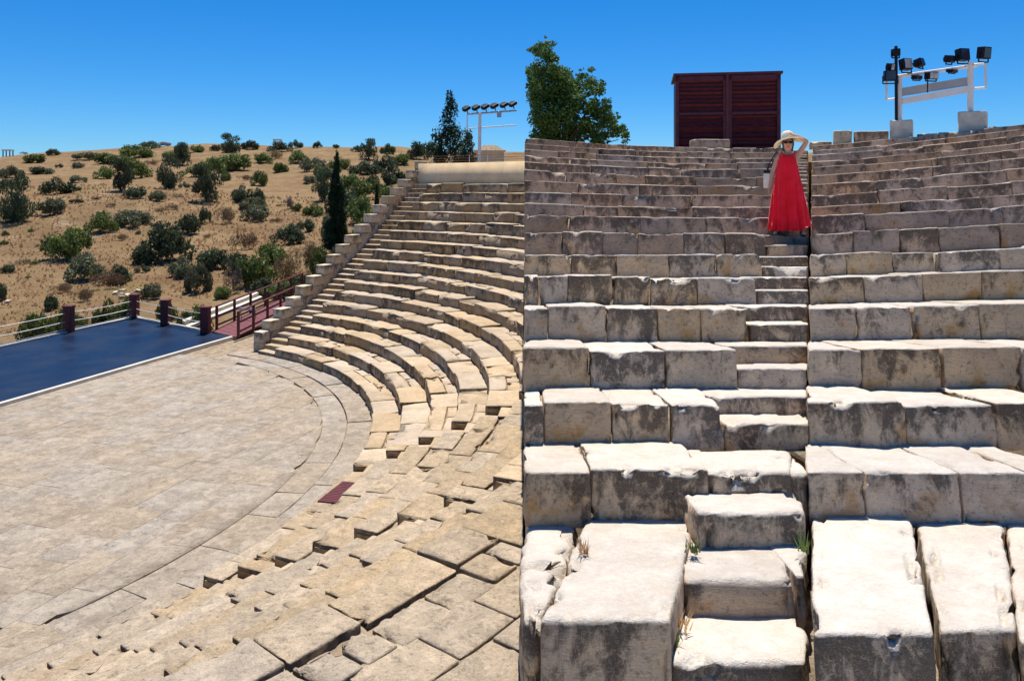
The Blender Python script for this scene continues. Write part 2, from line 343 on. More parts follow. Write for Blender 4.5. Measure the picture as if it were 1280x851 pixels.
# ------------------------------------------------------------------ orchestra floor
es = np.array([2.95, 9.5]); es /= np.linalg.norm(es); en = np.array([es[1], -es[0]])       # along the stage edge, towards the seats
S0 = onz(0, 503, ZF)[:2]
def stage_pt(a, b): return S0+es*a+en*b
fl = MB(); th = np.linspace(math.radians(-40), math.radians(160), 60)
base_pts = [(*stage_pt(-26, -.2), ZF-.05), (*stage_pt(24, -.2), ZF-.05)]
fl.poly([(*p, ZF-.05) for p in (stage_pt(-30, -.4), stage_pt(22, -.4), stage_pt(22, 20), stage_pt(-30, 20))])
floor = tag(fl.build('orchestra_floor', M['mortar']), 'pale worn stone paving of the half-round orchestra', None, None, 'structure')
RO = 12.2
cnt = 0; row = 0; b = 0.05
while b < 16:
    hgt = rng.choice((.45, .55, .65, .8)); a = -22-rng.random()
    while a < 22:
        ln = rng.uniform(.7, 1.6); c = stage_pt(a+ln/2, b+hgt/2); Rr = np.hypot(*(c-C0))
        px = 640+F*c[0]/c[1] if c[1] > 3 else -999
        if Rr < RO+.35 and c[1] > 6 and -60 < px < 660:
            zz = ZF+rng.uniform(-.003, .003)
            def mp(p, a=a, b=b, zz=zz):
                xy = S0+es*(a+p[:, :1])+en*(b+p[:, 1:2]); w = np.concatenate([xy, zz-.1+p[:, 2:3]], 1)
                d = w[:, :2]-C0; R_ = np.hypot(d[:, 0], d[:, 1]); k = np.minimum(1, (RO-.003)/np.maximum(R_, .01)); w[:, :2] = C0+d*k[:, None]; return w
            stone(ln-.003, hgt-.003, .1, mp, (3, 2, 2), .005, .003, 3., 0., 'paving_slab', M['paving'], floor); cnt += 1
        a += ln
    b += hgt
# ring of kerb slabs round the orchestra
for (R0, R1, dz) in ((RO, 12.85, .0), (12.87, 13.75, .02)):
    a = math.radians(28)
    while a < math.radians(128):
        ln = rng.uniform(.8, 1.9)/R0
        def mp(p, a=a, R0=R0, dz=dz+rng.uniform(-.012, .015)): 
            xy = pol(R0+p[:, 1], a+p[:, 0]/R0); return np.concatenate([xy, (ZF+dz-.13+p[:, 2])[:, None]], 1)
        stone(ln*R0-.008, R1-R0-.008, .13, mp, (4, 3, 2), .008, .008, 3., 1., 'kerb_slab', M['paving'], floor); cnt += 1; a += ln

# ------------------------------------------------------------------ seat wedges
def core(k, a0, a1, parent, R1=None, zt=None, clip=True, name='seat_row', R0=None, zb=None):
    R0 = RK(k)+.06 if R0 is None else R0; R1 = RK(k+1)+.2 if R1 is None else R1; zt = ZR[k]-.075 if zt is None else zt; zb = ZR[k-1]-.4 if zb is None else zb
    n = max(3, int(abs(a1-a0)*R0/.8)); A = np.linspace(a0, a1, n)
    V = np.concatenate([np.concatenate([pol(r, A), np.full((n, 1), z)], 1) for r, z in ((R0, zb), (R0, zt), (R1, zt), (R1, zb))])
    if clip: V = seam_clip(V.copy())
    if V is None: return None
    f = []
    for i in range(n-1):
        for j in range(4): a, b_ = j*n+i, ((j+1) % 4)*n+i; f.append([a, b_, b_+1, a+1])
    f += [[0, n, 2*n, 3*n], [n-1, 4*n-1, 3*n-1, 2*n-1]]
    me = mesh_np(name, V, np.array(f)); return link(name, me, M['mortar'], parent)
def seat_stones(k, a0, a1, parent, lo, hi, mat, res, rough, chip, rad=.04, jit=.012, clip=True, broken=0.):
    a = a0; Rf = RK(k)
    while a < a1-.004:
        ln = min(rng.uniform(lo, hi)/Rf, a1-a)
        if a1-(a+ln) < .35/Rf: ln = a1-a
        dz = rng.gauss(0, jit); dr = rng.gauss(0, jit)+(-.0)
        if broken and rng.random() < broken: dz -= rng.uniform(.005, .025); dr += rng.uniform(0, .04)
        h = ZR[k]-ZR[k-1]+.1
        splits = [(0, RUN+.06)] if rng.random() > .35*(broken > 0) else [(0, .44), (.45, RUN+.06)]
        for q, (d0, d1) in enumerate(splits):
            parts = [(0, 1)] if q == 0 else [(0, .45), (.46, 1)]
            for (s0, s1) in parts:
                gap = .012+.01*rng.random()
                def mp(p, a=a+ln*s0+gap*.5/Rf, dz=dz+(-.015 if q else 0), dr=dr, d0=d0):
                    r = Rf+dr+d0+p[:, 1]; return np.concatenate([pol(r, a+p[:, 0]/Rf), (ZR[k-1]-.1+dz+p[:, 2])[:, None]], 1)
                stone(ln*(s1-s0)*Rf-gap, d1-d0-.01, h, mp, res, rad, rough, 3.5, chip, 'stone_block', mat, parent, seam_clip if clip else None, sag=rng.uniform(.01, .02))
        a += ln
A1, A2, SW = math.radians(94.5), math.radians(116.2), math.radians(2.7)
AEND = math.radians(143)
wF = tag(empty('seating_wedge', (*pol(RK(1), math.radians(65)), ZF)), 'curved tan stone seat rows climbing between the stepped parapet and the first stairway', 'seating')
wM = tag(empty('seating_wedge', (*pol(RK(1), math.radians(106)), ZF)), 'narrow wedge of worn seat rows behind the dark red grate', 'seating')
wN = tag(empty('seating_wedge', (*pol(RK(1), math.radians(126)), ZF)), 'broad broken ochre seat stones running down to the orchestra paving', 'seating')
def rel(o, parent): 
    if o is not None: o.parent = parent; o.matrix_parent_inverse = Matrix.Translation(-Vector(parent.location))
    return o
def put(core_o, wedge):
    rel(core_o, wedge); return core_o
for k in range(1, 18):
    a0 = wall_ang(RK(k)+.3, 1.15); aF = A1 if k <= 7 else ang((3.2, C0[1]+math.sqrt(max(.1, RK(k)**2-(3.2-C0[0])**2)))) if RK(k) > 20.4 else A1
    aF = min(aF, A1)
    c = put(core(k, a0, aF, None), wF)
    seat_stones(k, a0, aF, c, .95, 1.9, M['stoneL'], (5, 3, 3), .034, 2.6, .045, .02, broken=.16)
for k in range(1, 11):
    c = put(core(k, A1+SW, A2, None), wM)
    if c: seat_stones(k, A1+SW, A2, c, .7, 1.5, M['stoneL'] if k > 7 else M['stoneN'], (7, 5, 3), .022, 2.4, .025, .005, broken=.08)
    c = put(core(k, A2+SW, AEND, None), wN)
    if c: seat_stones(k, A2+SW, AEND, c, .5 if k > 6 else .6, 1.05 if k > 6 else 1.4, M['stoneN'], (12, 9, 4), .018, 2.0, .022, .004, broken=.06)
# landing the viewer stands on, above the last near row
ld = put(core(11, A2-.2, AEND, None, R1=28., zt=-2.945, name='landing', zb=-3.6), wN)
for q in range(11):
    a = A2-.15
    while a < AEND:
        ln = rng.uniform(.4, .85); R0 = RK(11)+q*.45
        def mp(p, a=a, R0=R0, dz=rng.gauss(0, .003)): return np.concatenate([pol(R0+p[:, 1], a+p[:, 0]/R0), (-3.12+dz+p[:, 2])[:, None]], 1)
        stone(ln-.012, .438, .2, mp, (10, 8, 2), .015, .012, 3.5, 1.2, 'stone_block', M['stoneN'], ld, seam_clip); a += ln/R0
# stairways: two steps for each seat row
def stair(name, label, kmax, afun, width, clip=True):
    root = tag(empty(name, (*pol(RK(1), afun(RK(1))), ZF)), label, 'stairway', None)
    for k in range(1, kmax+1):
        for half in (0, 1):
            R0 = RK(k)+half*RUN/2; zt = ZR[k-1]+(ZR[k]-ZR[k-1])*(.5 if half == 0 else 1.)-.02
            a = afun(R0); wd_ = width
            def mp(p, R0=R0, a=a, zt=zt): return np.concatenate([pol(R0+p[:, 1], a+.02/R0+p[:, 0]/R0), (zt-.34+p[:, 2])[:, None]], 1)
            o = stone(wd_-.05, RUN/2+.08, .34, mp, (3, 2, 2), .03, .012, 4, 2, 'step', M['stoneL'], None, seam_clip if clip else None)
            rel(o, root)
    return root
stair('stone_stairway', 'narrow stone stairway cut between curved rows, up from the orchestra past the first wedge', 9, lambda R: A1, SW*15.2)
stair('stone_stairway', 'worn stone stairway dividing the grate wedge from the ochre seat stones', 10, lambda R: A2, SW*15.2)
stair('stone_stairway', 'narrow flight of small steps running up beside the stepped parapet', 17, lambda R: wall_ang(R, .12), 1.0, False)
# parapet: one stone pair per step
PZ = [-5.67, -5.31, -4.94, -4.57, -4.18, -3.83, -3.42, -3.03, -2.61, -2.21, -1.76, -1.29, -.84, -.41, .01, .46, .95, 1.47]
PT = [.0, .47, 1.15, 1.9, 2.55, 3.26, 4.0, 4.76, 5.46, 6.16, 6.98, 7.82, 8.59, 9.42, 10.24, 11.06, 11.91, 12.89, 13.6]
par = tag(empty('stepped_parapet', (*WB, ZF)), 'pale stepped stone parapet at the open end of the curved rows', 'parapet')
for k in range(18):
    t0, t1 = PT[k], PT[k+1]; zt = PZ[k]; z0 = max(ZF-.2, (ZR[min(k, 17)]-.55) if k else ZF-.2)
    for (za, zb) in ((z0, zt-.42), (zt-.41, zt)) if zt-z0 > .75 else ((z0, zt),):
        def mp(p, t0=t0, za=za): return np.concatenate([WB+WD*(t0+p[:, :1])-WN*(.40-p[:, 1:2]), (za+p[:, 2:3])], 1)
        o = stone(t1-t0-.012+(.0), .44, zb-za, mp, (3, 2, 3), .025, .012, 5, 1.5, 'stone_block', M['parapet'])
        rel(o, par)
# plain plastered wall behind the highest row
aw0 = wall_ang(26.3, .1); aw1 = ang((4.5, C0[1]+math.sqrt(26.3**2-21.57**2)))
bw = core(17, aw0, aw1, None, R0=26.25, R1=26.65, zt=1.32, zb=-.4, clip=False, name='back_wall'); bw.data.materials.clear(); bw.data.materials.append(M['plaster'])
tag(bw, 'plain sand-coloured wall closing the highest curved row', 'wall')
# red grate in the walkway
gz = ZR[1]-.02; gp = [onz(x, y, gz) for x, y in ((397, 629), (429, 604), (459, 607), (429, 632))]
gr = tag(empty('drain_grate', tuple(gp[0])), 'dark red slatted grate lying in the lowest seat row', 'grate')
for i in range(14):
    u0, u1 = i/14, (i+.78)/14; q = [gp[0]*(1-u)+gp[1]*u for u in (u0, u1)]+[gp[3]*(1-u)+gp[2]*u for u in (u1, u0)]
    rel(MB().prism([tuple(x+np.array([0, 0, .03])) for x in q], (0, 0, .025)).build('slat', M['maroon']), gr)
rel(MB().prism([tuple(x+np.array([0, 0, -.05])) for x in gp], (0, 0, .06)).build('frame', M['maroonwood']), gr)

# ------------------------------------------------------------------ stage, railing, footbridge
ZS = -6.36
A = onz(-140, 543, ZS); B_ = onz(292, 419.3, ZS); Cc = onz(258, 415.5, ZS); D_ = onz(168, 397.5, ZS); E_ = onz(-140, 466, ZS)
st = MB().prism([tuple(p-np.array([0, 0, .3])) for p in (A, B_, Cc, D_, E_)], (0, 0, .3)).build('stage_deck', M['deck'])
tag(st, 'glossy dark blue stage floor beside the orchestra', None, None, 'structure')
d = (B_-A)/np.linalg.norm(B_-A); nrm = np.array([d[1], -d[0], 0])
e0 = MB().prism([tuple(x-np.array([0, 0, .3])) for x in (A+nrm*.005, B_+nrm*.005, B_+nrm*.16, A+nrm*.16)], (0, 0, .315)).build('stage_kerb', M['whiteconc'])
tag(e0, 'thin white kerb along the edge of the blue stage', None, None, 'structure')
rl = tag(empty('stage_railing', tuple(D_)), 'stage railing of thick maroon posts joined by pale wires', 'railing')
posts = [onz(-60, 447, ZS), onz(86, 415, ZS), D_, onz(207, 406, ZS), onz(257, 416.5, ZS)]
for i, P in enumerate(posts):
    m = MB().box((P[0], P[1], ZS+.56), (.36, .36, 1.12), bev=.03).box((P[0], P[1], ZS+1.14), (.41, .41, .07), bev=.02)
    rel(m.build('post', M['maroon']), rl)
for i in range(4):
    for hz in (.16, .48, .86):
        a_, b_ = posts[i]+np.array([0, 0, hz]), posts[i+1]+np.array([0, 0, hz])
        mid = [a_*(1-u)+b_*u-np.array([0, 0, .05*4*u*(1-u)]) for u in np.linspace(0, 1, 7)]
        rel(MB().path([tuple(x) for x in mid], .022 if hz < .8 else .016, 5).build('wire', M['wire']), rl)
kerb = MB()
for a_, b_ in ((E_, D_), (D_, Cc)):
    dd = (b_-a_)/np.linalg.norm(b_-a_); nn_ = np.array([-dd[1], dd[0], 0])
    kerb.prism([tuple(x-np.array([0, 0, .2])) for x in (a_+nn_*.01, b_+nn_*.01, b_+nn_*.2, a_+nn_*.2)], (0, 0, .26))
tag(kerb.build('stage_back_kerb', M['whiteconc']), 'pale kerb under the stage railing', None, None, 'structure')
# maroon footbridge
fb = tag(empty('footbridge', tuple(onz(292, 421, ZS))), 'maroon plank footbridge with open railings leading off the blue stage', 'footbridge')
q0, q1, q2, q3 = onz(264, 414.5, ZS), onz(294, 421.5, ZS), onz(366, 396, ZS), onz(352, 381, ZS)
q2 = q2+np.array([0, 0, .35]); q3 = q3+np.array([0, 0, .35])
npl = 16
for i in range(npl):
    u0, u1 = i/npl, (i+.95)/npl
    pp = [q0*(1-u0)+q3*u0, q1*(1-u0)+q2*u0, q1*(1-u1)+q2*u1, q0*(1-u1)+q3*u1]
    rel(MB().prism([tuple(x+np.array([0, 0, -.03])) for x in pp], (0, 0, .05)).build('plank', M['maroonlite']), fb)
def bridge_rail(a_, b_, n, nm):
    for i in range(n):
        u = i/(n-1); P = a_*(1-u)+b_*u
        rel(MB().box((P[0], P[1], P[2]+.55), (.1, .1, 1.1)).build('post', M['maroon']), fb)
    for hz in (.22, .62, 1.08):
        rel(MB().tube(a_+np.array([0, 0, hz]), b_+np.array([0, 0, hz]), .045, n=6).build('rail', M['maroon']), fb)
bridge_rail(onz(298, 421.5, ZS), q2+np.array([0, 0, .0]), 5, 'n')
qf = onz(378, 371, ZS)+np.array([0, 0, .3]); bridge_rail(onz(262, 414.5, ZS)+np.array([.2, .3, 0]), qf, 7, 'f')
# folding barrier left on the bridge
bb = onz(312, 404, ZS)+np.array([0, 0, .12]); br = tag(empty('folding_barrier', tuple(bb)), 'small grey metal barrier standing on the maroon footbridge', 'barrier')
rel(MB().box((bb[0]-.1, bb[1], bb[2]+.55), (.75, .04, .12)).build('panel', M['whitemetal']), br)
for s in (-1, 1):
    rel(MB().tube((bb[0]-.1+s*.34, bb[1]-.12, bb[2]), (bb[0]-.1+s*.34, bb[1]+.02, bb[2]+.68), .018).tube((bb[0]-.1+s*.34, bb[1]+.18, bb[2]), (bb[0]-.1+s*.34, bb[1]+.02, bb[2]+.68), .018).build('leg', M['grey']), br)
# pale concrete ledge and steps behind the bridge
lg = tag(empty('concrete_steps', tuple(onz(200, 402, ZS))), 'pale concrete steps and ledge behind the maroon footbridge', 'steps')
l0, l1 = onz(232, 402, ZS), onz(326, 371, -6.0)
for i in range(2):
    o_ = np.array([-.9*i*.4, .42*i, .0]); a_ = l0+o_+np.array([0, .3, -.45+.17*i]); b_ = l1+o_+np.array([0, .3, -.2+.17*i]); w_ = np.array([-.30, .42, 0])
    rel(MB().prism([tuple(x) for x in (a_, b_, b_+w_, a_+w_)], (0, 0, .16)).build('step', M['concrete']), lg)

# ================================================================== RIGHT SEAT BLOCK (leans back a little with its hillside)
TAU = math.atan(115/F); CT, ST = math.cos(TAU), math.sin(TAU); PXC = 930
def l2w(p): p = np.asarray(p, float); return np.stack([p[..., 0], p[..., 1]*CT+p[..., 2]*ST, -p[..., 1]*ST+p[..., 2]*CT], -1)
def loc(px, py, v): r = ray(px, py); vv = CT-r[2]*ST; ww = ST+r[2]*CT; return np.array([r[0]*v/vv, v, ww*v/vv])
EDGE = [(590, 5.85), (505, 6.8), (437, 7.75), (384, 8.8), (346, 9.9), (319, 11.), (292, 12.1), (272, 12.95), (259, 13.8), (244.6, 14.65), (232, 15.5), (221, 16.35), (211, 17.2), (204, 18.05), (197, 18.9), (190.5, 19.75), (185, 20.6)]
RW = [loc(PXC, y, d)[2] for y, d in EDGE]; RD = [d for y, d in EDGE]; NRW = len(EDGE)
RD.append(21.6)
def bend(k): return .0 if k < 2 else (.012, .02, .03, .04)[k-2] if k < 6 else .045
def rv(k, u):                                       # depth of the face of row k at u
    k = min(k, NRW); a = bend(k); d = RD[k]; u0 = (PXC-640)/F*d; du = u-u0
    return d-np.where(du > 0, 1.7, 1.)*a*du*du/np.sqrt(1+(.08*du)**2)
def rw(k, u):                                       # height of the tread of row k at u
    u0 = (1010-640)/F*RD[min(k, NRW-1)]; s = min(.034, .007*k); return (RW[k] if k >= 0 else WBIG)+s*np.maximum(0, u-u0)
WBIG = loc(PXC, 650, 5.85)[2]
ULEFT = SEAM+.0008
def upx(px, v): return (px-640)/F*v*(1/CT)*1.0      # px on the ground line to u at depth v (lean makes it a touch wider)
rb = tag(empty('seating_block', tuple(l2w((4.2, 5.85, -2.2)))), 'tall bank of pale and lichen-dark limestone seat rows around the red-dressed person', 'seating')
def u_at(px, k, back=False): 
    v = RD[k]; r = ray(px, EDGE[k][0] if k >= 0 else 700); return r[0]*v/(CT-r[2]*ST)
JL = {0: [655, 739, 887], 1: [655, 680, 765, 838, 903], 2: [655, 737, 832, 920], 3: [655, 685, 757, 822, 877, 935], 4: [655, 673, 709, 764, 813, 871, 945],
      5: [655, 713, 769, 835, 896, 952], 6: [655, 701, 751, 796, 854, 906, 957]}
JR = {0: [1008, 1083, 1202, 1290, 1345], 1: [1010, 1131, 1243, 1330], 2: [1009, 1075, 1172, 1265, 1340], 3: [1010, 1068, 1135, 1210, 1330], 4: [1010, 1075, 1141, 1204, 1330],
      5: [1011, 1054, 1106, 1151, 1211, 1280, 1340], 6: [1011, 1060, 1109, 1149, 1205, 1262, 1340]}
def stair_left(k): return (887, 904, 920, 935, 945, 952, 957, 962, 966, 969, 972, 974, 976, 978, 979, 980, 981)[k]
def joints(a, b, k):
    out = [a]; px_m = F/RD[k]
    while True:
        s = rng.uniform(.62, 1.5)*px_m
        if out[-1]+s > b-.45*px_m: break
        out.append(out[-1]+s)
    out.append(b); return out
def right_stone(k, p0, p1, parent, vfront=None, vback=None, wt=None, wb=None, res=None, mat=None, rad=None, rough=None, name='stone_block', chip=1.3, dz=None, dv=None):
    px_m = F/RD[k]; u0, u1 = u_at(p0, k), u_at(p1, k); L = u1-u0; dz = rng.gauss(0, .010) if dz is None else dz; dv = rng.gauss(0, .014) if dv is None else dv
    if res is None: res = (22, 10, 10) if k < 2 else (14, 6, 7) if k < 5 else (10, 4, 5) if k < 9 else (8, 3, 4)
    if rad is None: rad = .022
    if rough is None: rough = .026 if k < 7 else .022
    um = (u0+u1)/2; D = float(rv(k+1, um)-rv(k, um))+.14; hb = float(rw(k-1, um)) if wb is None else wb; ht = float(rw(k, um)) if wt is None else wt; Hh = ht-hb+.06
    mat = mat or (M['stoneR'] if k < 6 else M['stoneU'])
    def mp(p):
        u = u0+p[:, 0]; frac = p[:, 1]/D; v = rv(k, u)+dv+p[:, 1]; w = rw(k, u)+dz-(Hh-p[:, 2]); sc = v/rv(k, u)
        uu = np.where((p0 <= 656) | (1007 <= p0 <= 1011.5), u*(1+(sc-1)*np.clip(1-p[:, 0]/max(L, .1), 0, 1)), u)        # first stone keeps to the end line of the block
        return l2w(np.stack([uu, v, w], 1))
    return stone(L-.007, D, Hh, mp, res, rad, rough, 4.2, chip, name, mat, parent)
def rcore(k, parent, sides=((655, None), (1010, 1345))):
    "earth and rubble fill behind the stones of a row"
    bm = MB(); V = []; F_ = []
    for (p0, p1) in sides:
        p1 = stair_left(k) if p1 is None else p1; us = np.linspace(u_at(p0, k)+.01, u_at(p1, k)-.02, 14); o = len(V)
        for u in us:
            kk = k
            va, vb = float(rv(kk, u))+.09, float(rv(kk+1, u))+.25; wt_ = float(rw(kk, u))-.045; f_ = (lambda v, u=u: u*(v/float(rv(kk, u))) if u == us[0] else u)
            V += [(f_(va), va, wt_-1.6), (f_(va), va, wt_), (f_(vb), vb, wt_), (f_(vb), vb, wt_-1.6)]
        for i in range(len(us)-1):
            for j in range(4): a = o+i*4+j; b = o+i*4+(j+1) % 4; F_.append([a, b, b+4, a+4])
        F_.append([o, o+3, o+2, o+1]); e = o+(len(us)-1)*4; F_.append([e, e+1, e+2, e+3])
    return link('seat_row', mesh_np('seat_row', l2w(np.array(V)), np.array(F_)), M['mortarR'])
cores = []
for k in range(NRW):
    c = rel(rcore(k, rb), rb); cores.append(c)
    jl = JL.get(k) or joints(655, stair_left(k), k); jr = JR.get(k) or joints(1011, 1345, k)
    for js in (jl, jr):
        for p0, p1 in zip(js[:-1], js[1:]): right_stone(k, p0, p1, c)
# great blocks of the lowest tier: (px left, px right, front y, height offset, skew)
big = rel(link('seat_row', mesh_np('seat_row', l2w(np.array([(u, v, w) for u in (.10, 4.6) for v, w in ((4.6, -4), (4.6, WBIG-.45), (6.2, WBIG-.45), (6.2, -4))])), np.array([[0, 1, 5, 4], [1, 2, 6, 5], [2, 3, 7, 6], [3, 0, 4, 7], [0, 3, 2, 1], [4, 5, 6, 7]])), M['mortarR']), rb)
def big_block(pf0, pf1, pb0, pb1, yf, dz=0., yb=664, rough=.026, rad=.035, depth_back=5.98, mat=None):
    wt = WBIG+dz; 
    def vfor(py, w): r = ray(900, py); return w*(CT-r[2]*ST)/(ST+r[2]*CT)
    vf = vfor(yf, wt); rr = ray(0, yf)[2]; vb = depth_back; kf = vf/(CT-ray(0, yf)[2]*ST)/F; kb = vb/(CT-ray(0, yb)[2]*ST)/F
    uf0, uf1, ub0, ub1 = (pf0-640)*kf, (pf1-640)*kf, (pb0-640)*kb, (pb1-640)*kb; L = uf1-uf0; D = vb-vf; Hh = 1.0
    def mp(p):
        s = p[:, 0]/L; t = p[:, 1]/D; u = (uf0+(uf1-uf0)*s)*(1-t)+(ub0+(ub1-ub0)*s)*t; return l2w(np.stack([u, vf+p[:, 1], wt-Hh+p[:, 2]], 1))
    return stone(L, D, Hh, mp, (30, 36, 18), rad, rough, 3.4, 2.2, 'stone_block', mat or M['stoneR'], big)
big_block(655, 674, 655, 727, 775, -.03, rough=.025)
big_block(676, 838, 735, 868, 774, .0)
big_block(1015, 1169, 1016, 1140, 790, .02, 672)
big_block(1174, 1270, 1145, 1256, 786, -.02, 680, rough=.04)
big_block(1274, 1390, 1259, 1390, 800, -.03, 680)
# stairway: lower single blocks then two steps for each row
rs = tag(empty('stone_stairway', tuple(l2w((1.3, 4., -2.2)))), 'steep narrow stone stairway climbing to the person in red', 'stairway')
def step(px0, px1, yf, v, w, D, Hh, res, rough=.018, mat=None, rad=.035):
    r = ray(px0, yf); kf = v/(CT-r[2]*ST)/F; u0, u1 = (px0-640)*kf, (px1-640)*kf
    def mp(p): return l2w(np.stack([u0+p[:, 0]+u1*(p[:, 1]/v)*(p[:, 0]/(u1-u0))**2, v+p[:, 1], w-Hh+p[:, 2]], 1))
    return rel(stone(u1-u0, D, Hh, mp, res, rad, rough, 4.5, 2.2, 'step', mat or M['stoneR']), rs)
v_ = RD[0]+.02; w_ = loc(940, 590, v_)[2]
for (x0, x1, yf, yn) in ((884, 988, 590, 615), (873, 1005, 641, 686), (857, 992, 725, 769), (841, 1009, 828, 851)):
    r_ = ray(940, yf); v_ = w_*(CT-r_[2]*ST)/(ST+r_[2]*CT); step(x0, x1, yf, v_, w_, .8, .45, (22, 14, 9), .024, None, .04)
    if yf in (590, 725): P = step(990 if yf == 590 else 994, 1007, yf, v_+.05, w_+(.02 if yf > 600 else -.03), .6, .4, (5, 8, 6), .03)
    w_ = loc(940, yn, v_)[2]
for k in range(1, NRW):
    for half in (0, 1):
        vb = float(rv(k, u_at(980, k))); run = RD[min(k+1, NRW)]-RD[k]; v = vb+half*run*.5; hb, ht = RW[k-1], RW[k]; w = hb+(ht-hb)*(.52 if half == 0 else 1.)
        kf = 1/(CT-ray(0, EDGE[k][0])[2]*ST)/F; pw0 = stair_left(k)+1; u0 = (pw0-640)*kf*RD[k]; u1 = (1009.5-640)*kf*v
        def mp(p, u0=u0, u1=u1, v=v, w=w): return l2w(np.stack([u0+p[:, 0]+u1*(p[:, 1]/v)*(p[:, 0]/(u1-u0))**2, v+p[:, 1], w-.4+p[:, 2]], 1))
        rel(stone(u1-u0, run*.5+.1, .4, mp, (12, 4, 6) if k < 5 else (6, 2, 3), .03, .016, 5, 2., 'step', M['stoneR'] if k < 6 else M['stoneU']), rs)
# terrace behind the top row
TW = RW[-1]-.35
tr = MB().prism([tuple(l2w((u, v, TW-2.5))) for u, v in ((21.4*ULEFT+.05, 21.2), (7, 21.2), (14., 19.5), (30, 17), (30, 34), (33*ULEFT+.05, 33))], tuple(l2w((0, 0, 2.5)))).build('upper_terrace', M['hill'])
tag(tr, 'dry earth terrace behind the highest seat row', None, None, 'structure')
fd = MB().prism([tuple(l2w((u, v, -6))) for u, v in ((.07, 4.4), (6., 4.4), (21.5, 15), (21.5, 20.8), (21*ULEFT+.05, 20.8))], tuple(l2w((0, 0, 3.2)))).build('seat_foundation', M['mortarR'])
rel(fd, rb)
fp = MB().prism([(.06, .4, -4.6), (7, .4, -4.6), (7, 4.3, -4.6), (.07, 4.3, -4.6)], (0, 0, 1.1)).build('lower_terrace', M['whiteconc'])
tag(fp, 'paved terrace in front of the great lowest blocks', None, None, 'structure')

# ================================================================== VEGETATION
def leaves(clusters, n, size, seed, up=.0, shell=.55, aspect=.45, clipx=None):
    r = np.random.RandomState(seed); cl = np.array([c[:3] for c in clusters]); rd = np.array([c[3:] for c in clusters])
    vol = rd.prod(1)**.8; k = r.choice(len(cl), n, p=vol/vol.sum()); d = r.normal(size=(n, 3)); d /= np.linalg.norm(d, axis=1, keepdims=True)
    p = cl[k]+d*rd[k]*(shell+(1-shell)*r.rand(n, 1)**.7)*(1+.10*r.normal(size=(n, 1)))
    if clipx is not None: p = p[p[:, 0] > clipx]; d = d[:len(p)]; n = len(p)
    nr = d*.7+r.normal(size=(n, 3))*.75; nr /= np.linalg.norm(nr, axis=1, keepdims=True)
    a = r.normal(size=(n, 3)); a[:, 2] += up; a -= nr*(a*nr).sum(1, keepdims=True); a /= np.linalg.norm(a, axis=1, keepdims=True); b = np.cross(nr, a)
    s = size*(.6+.8*r.rand(n, 1)); V = np.stack([p-a*s, p+b*s*aspect, p+a*s, p-b*s*aspect], 1).reshape(-1, 3)
    return V, np.arange(4*n).reshape(-1, 4)
def leaf_mesh(name, *a, **k): V, f = leaves(*a, **k); return mesh_np(name, V, f)
def dome(seed, m=14, flat=1.):
    r = random.Random(seed); out = []
    for i in range(m):
        t = r.random()*6.283; q = math.sqrt(r.random())*.72; h = (1-q*q)*.62*r.uniform(.5, 1.15); out.append((q*math.cos(t), q*math.sin(t), h*.9+.08, r.uniform(.2, .36), r.uniform(.2, .36), r.uniform(.2, .34)*flat))
    return out
BUSH = [leaf_mesh('shrub_foliage', dome(s), 2600, .062, s) for s in range(40, 48)]
TWIG = [leaf_mesh('twig_foliage', dome(s, 9), 1500, .07, s, aspect=.18) for s in range(60, 63)]
def olive(seed):
    r = random.Random(seed); out = []
    for i in range(24):
        t = r.random()*6.283; z = r.uniform(.06, .86); q = math.sqrt(max(0, 1-((z-.42)/.55)**2))*.72*math.sqrt(r.random()); out.append((q*math.cos(t), q*math.sin(t), z, .30, .30, .16))
    return out
OLIVE = [leaf_mesh('tree_foliage', olive(s), 3400, .052, s, aspect=.4) for s in range(80, 84)]
TR = MB().tube((0, 0, -.08), (.03, .02, .3), .06, .04).tube((.03, .02, .28), (.22, .1, .6), .035, .015).tube((.03, .02, .28), (-.2, -.08, .62), .035, .015).build('tree_trunk', M['bark']); TRUNK = TR.data; bpy.data.objects.remove(TR)
KINDS = {'g': ('shrub', 'lf_green', 'low bright green shrub on the dry hillside', 'shrub', 'green shrubs on the hillside'),
         'd': ('shrub', 'lf_dark', 'dark olive-green shrub on the dry hillside', 'shrub', 'dark shrubs on the hillside'),
         'y': ('shrub', 'lf_grey', 'dull grey-green shrub on the dry hillside', 'shrub', 'grey-green shrubs on the hillside'),
         'b': ('dry_shrub', 'lf_brown', 'dry brown twiggy shrub on the golden hillside', 'dry shrub', 'dry brown shrubs'),
         'x': ('dead_shrub', 'lf_dead', 'leafless grey dead shrub on the lower hillside', 'dead shrub', 'dead shrubs'),
         'h': ('shrub', 'lf_green', 'leafy shrub growing right behind the blue stage railing', 'shrub', 'shrubs behind the stage railing'),
         't': ('olive_tree', 'lf_dark', 'round dark olive tree standing on the dry hillside', 'tree', 'olive trees on the hillside')}
MATMESH = {}
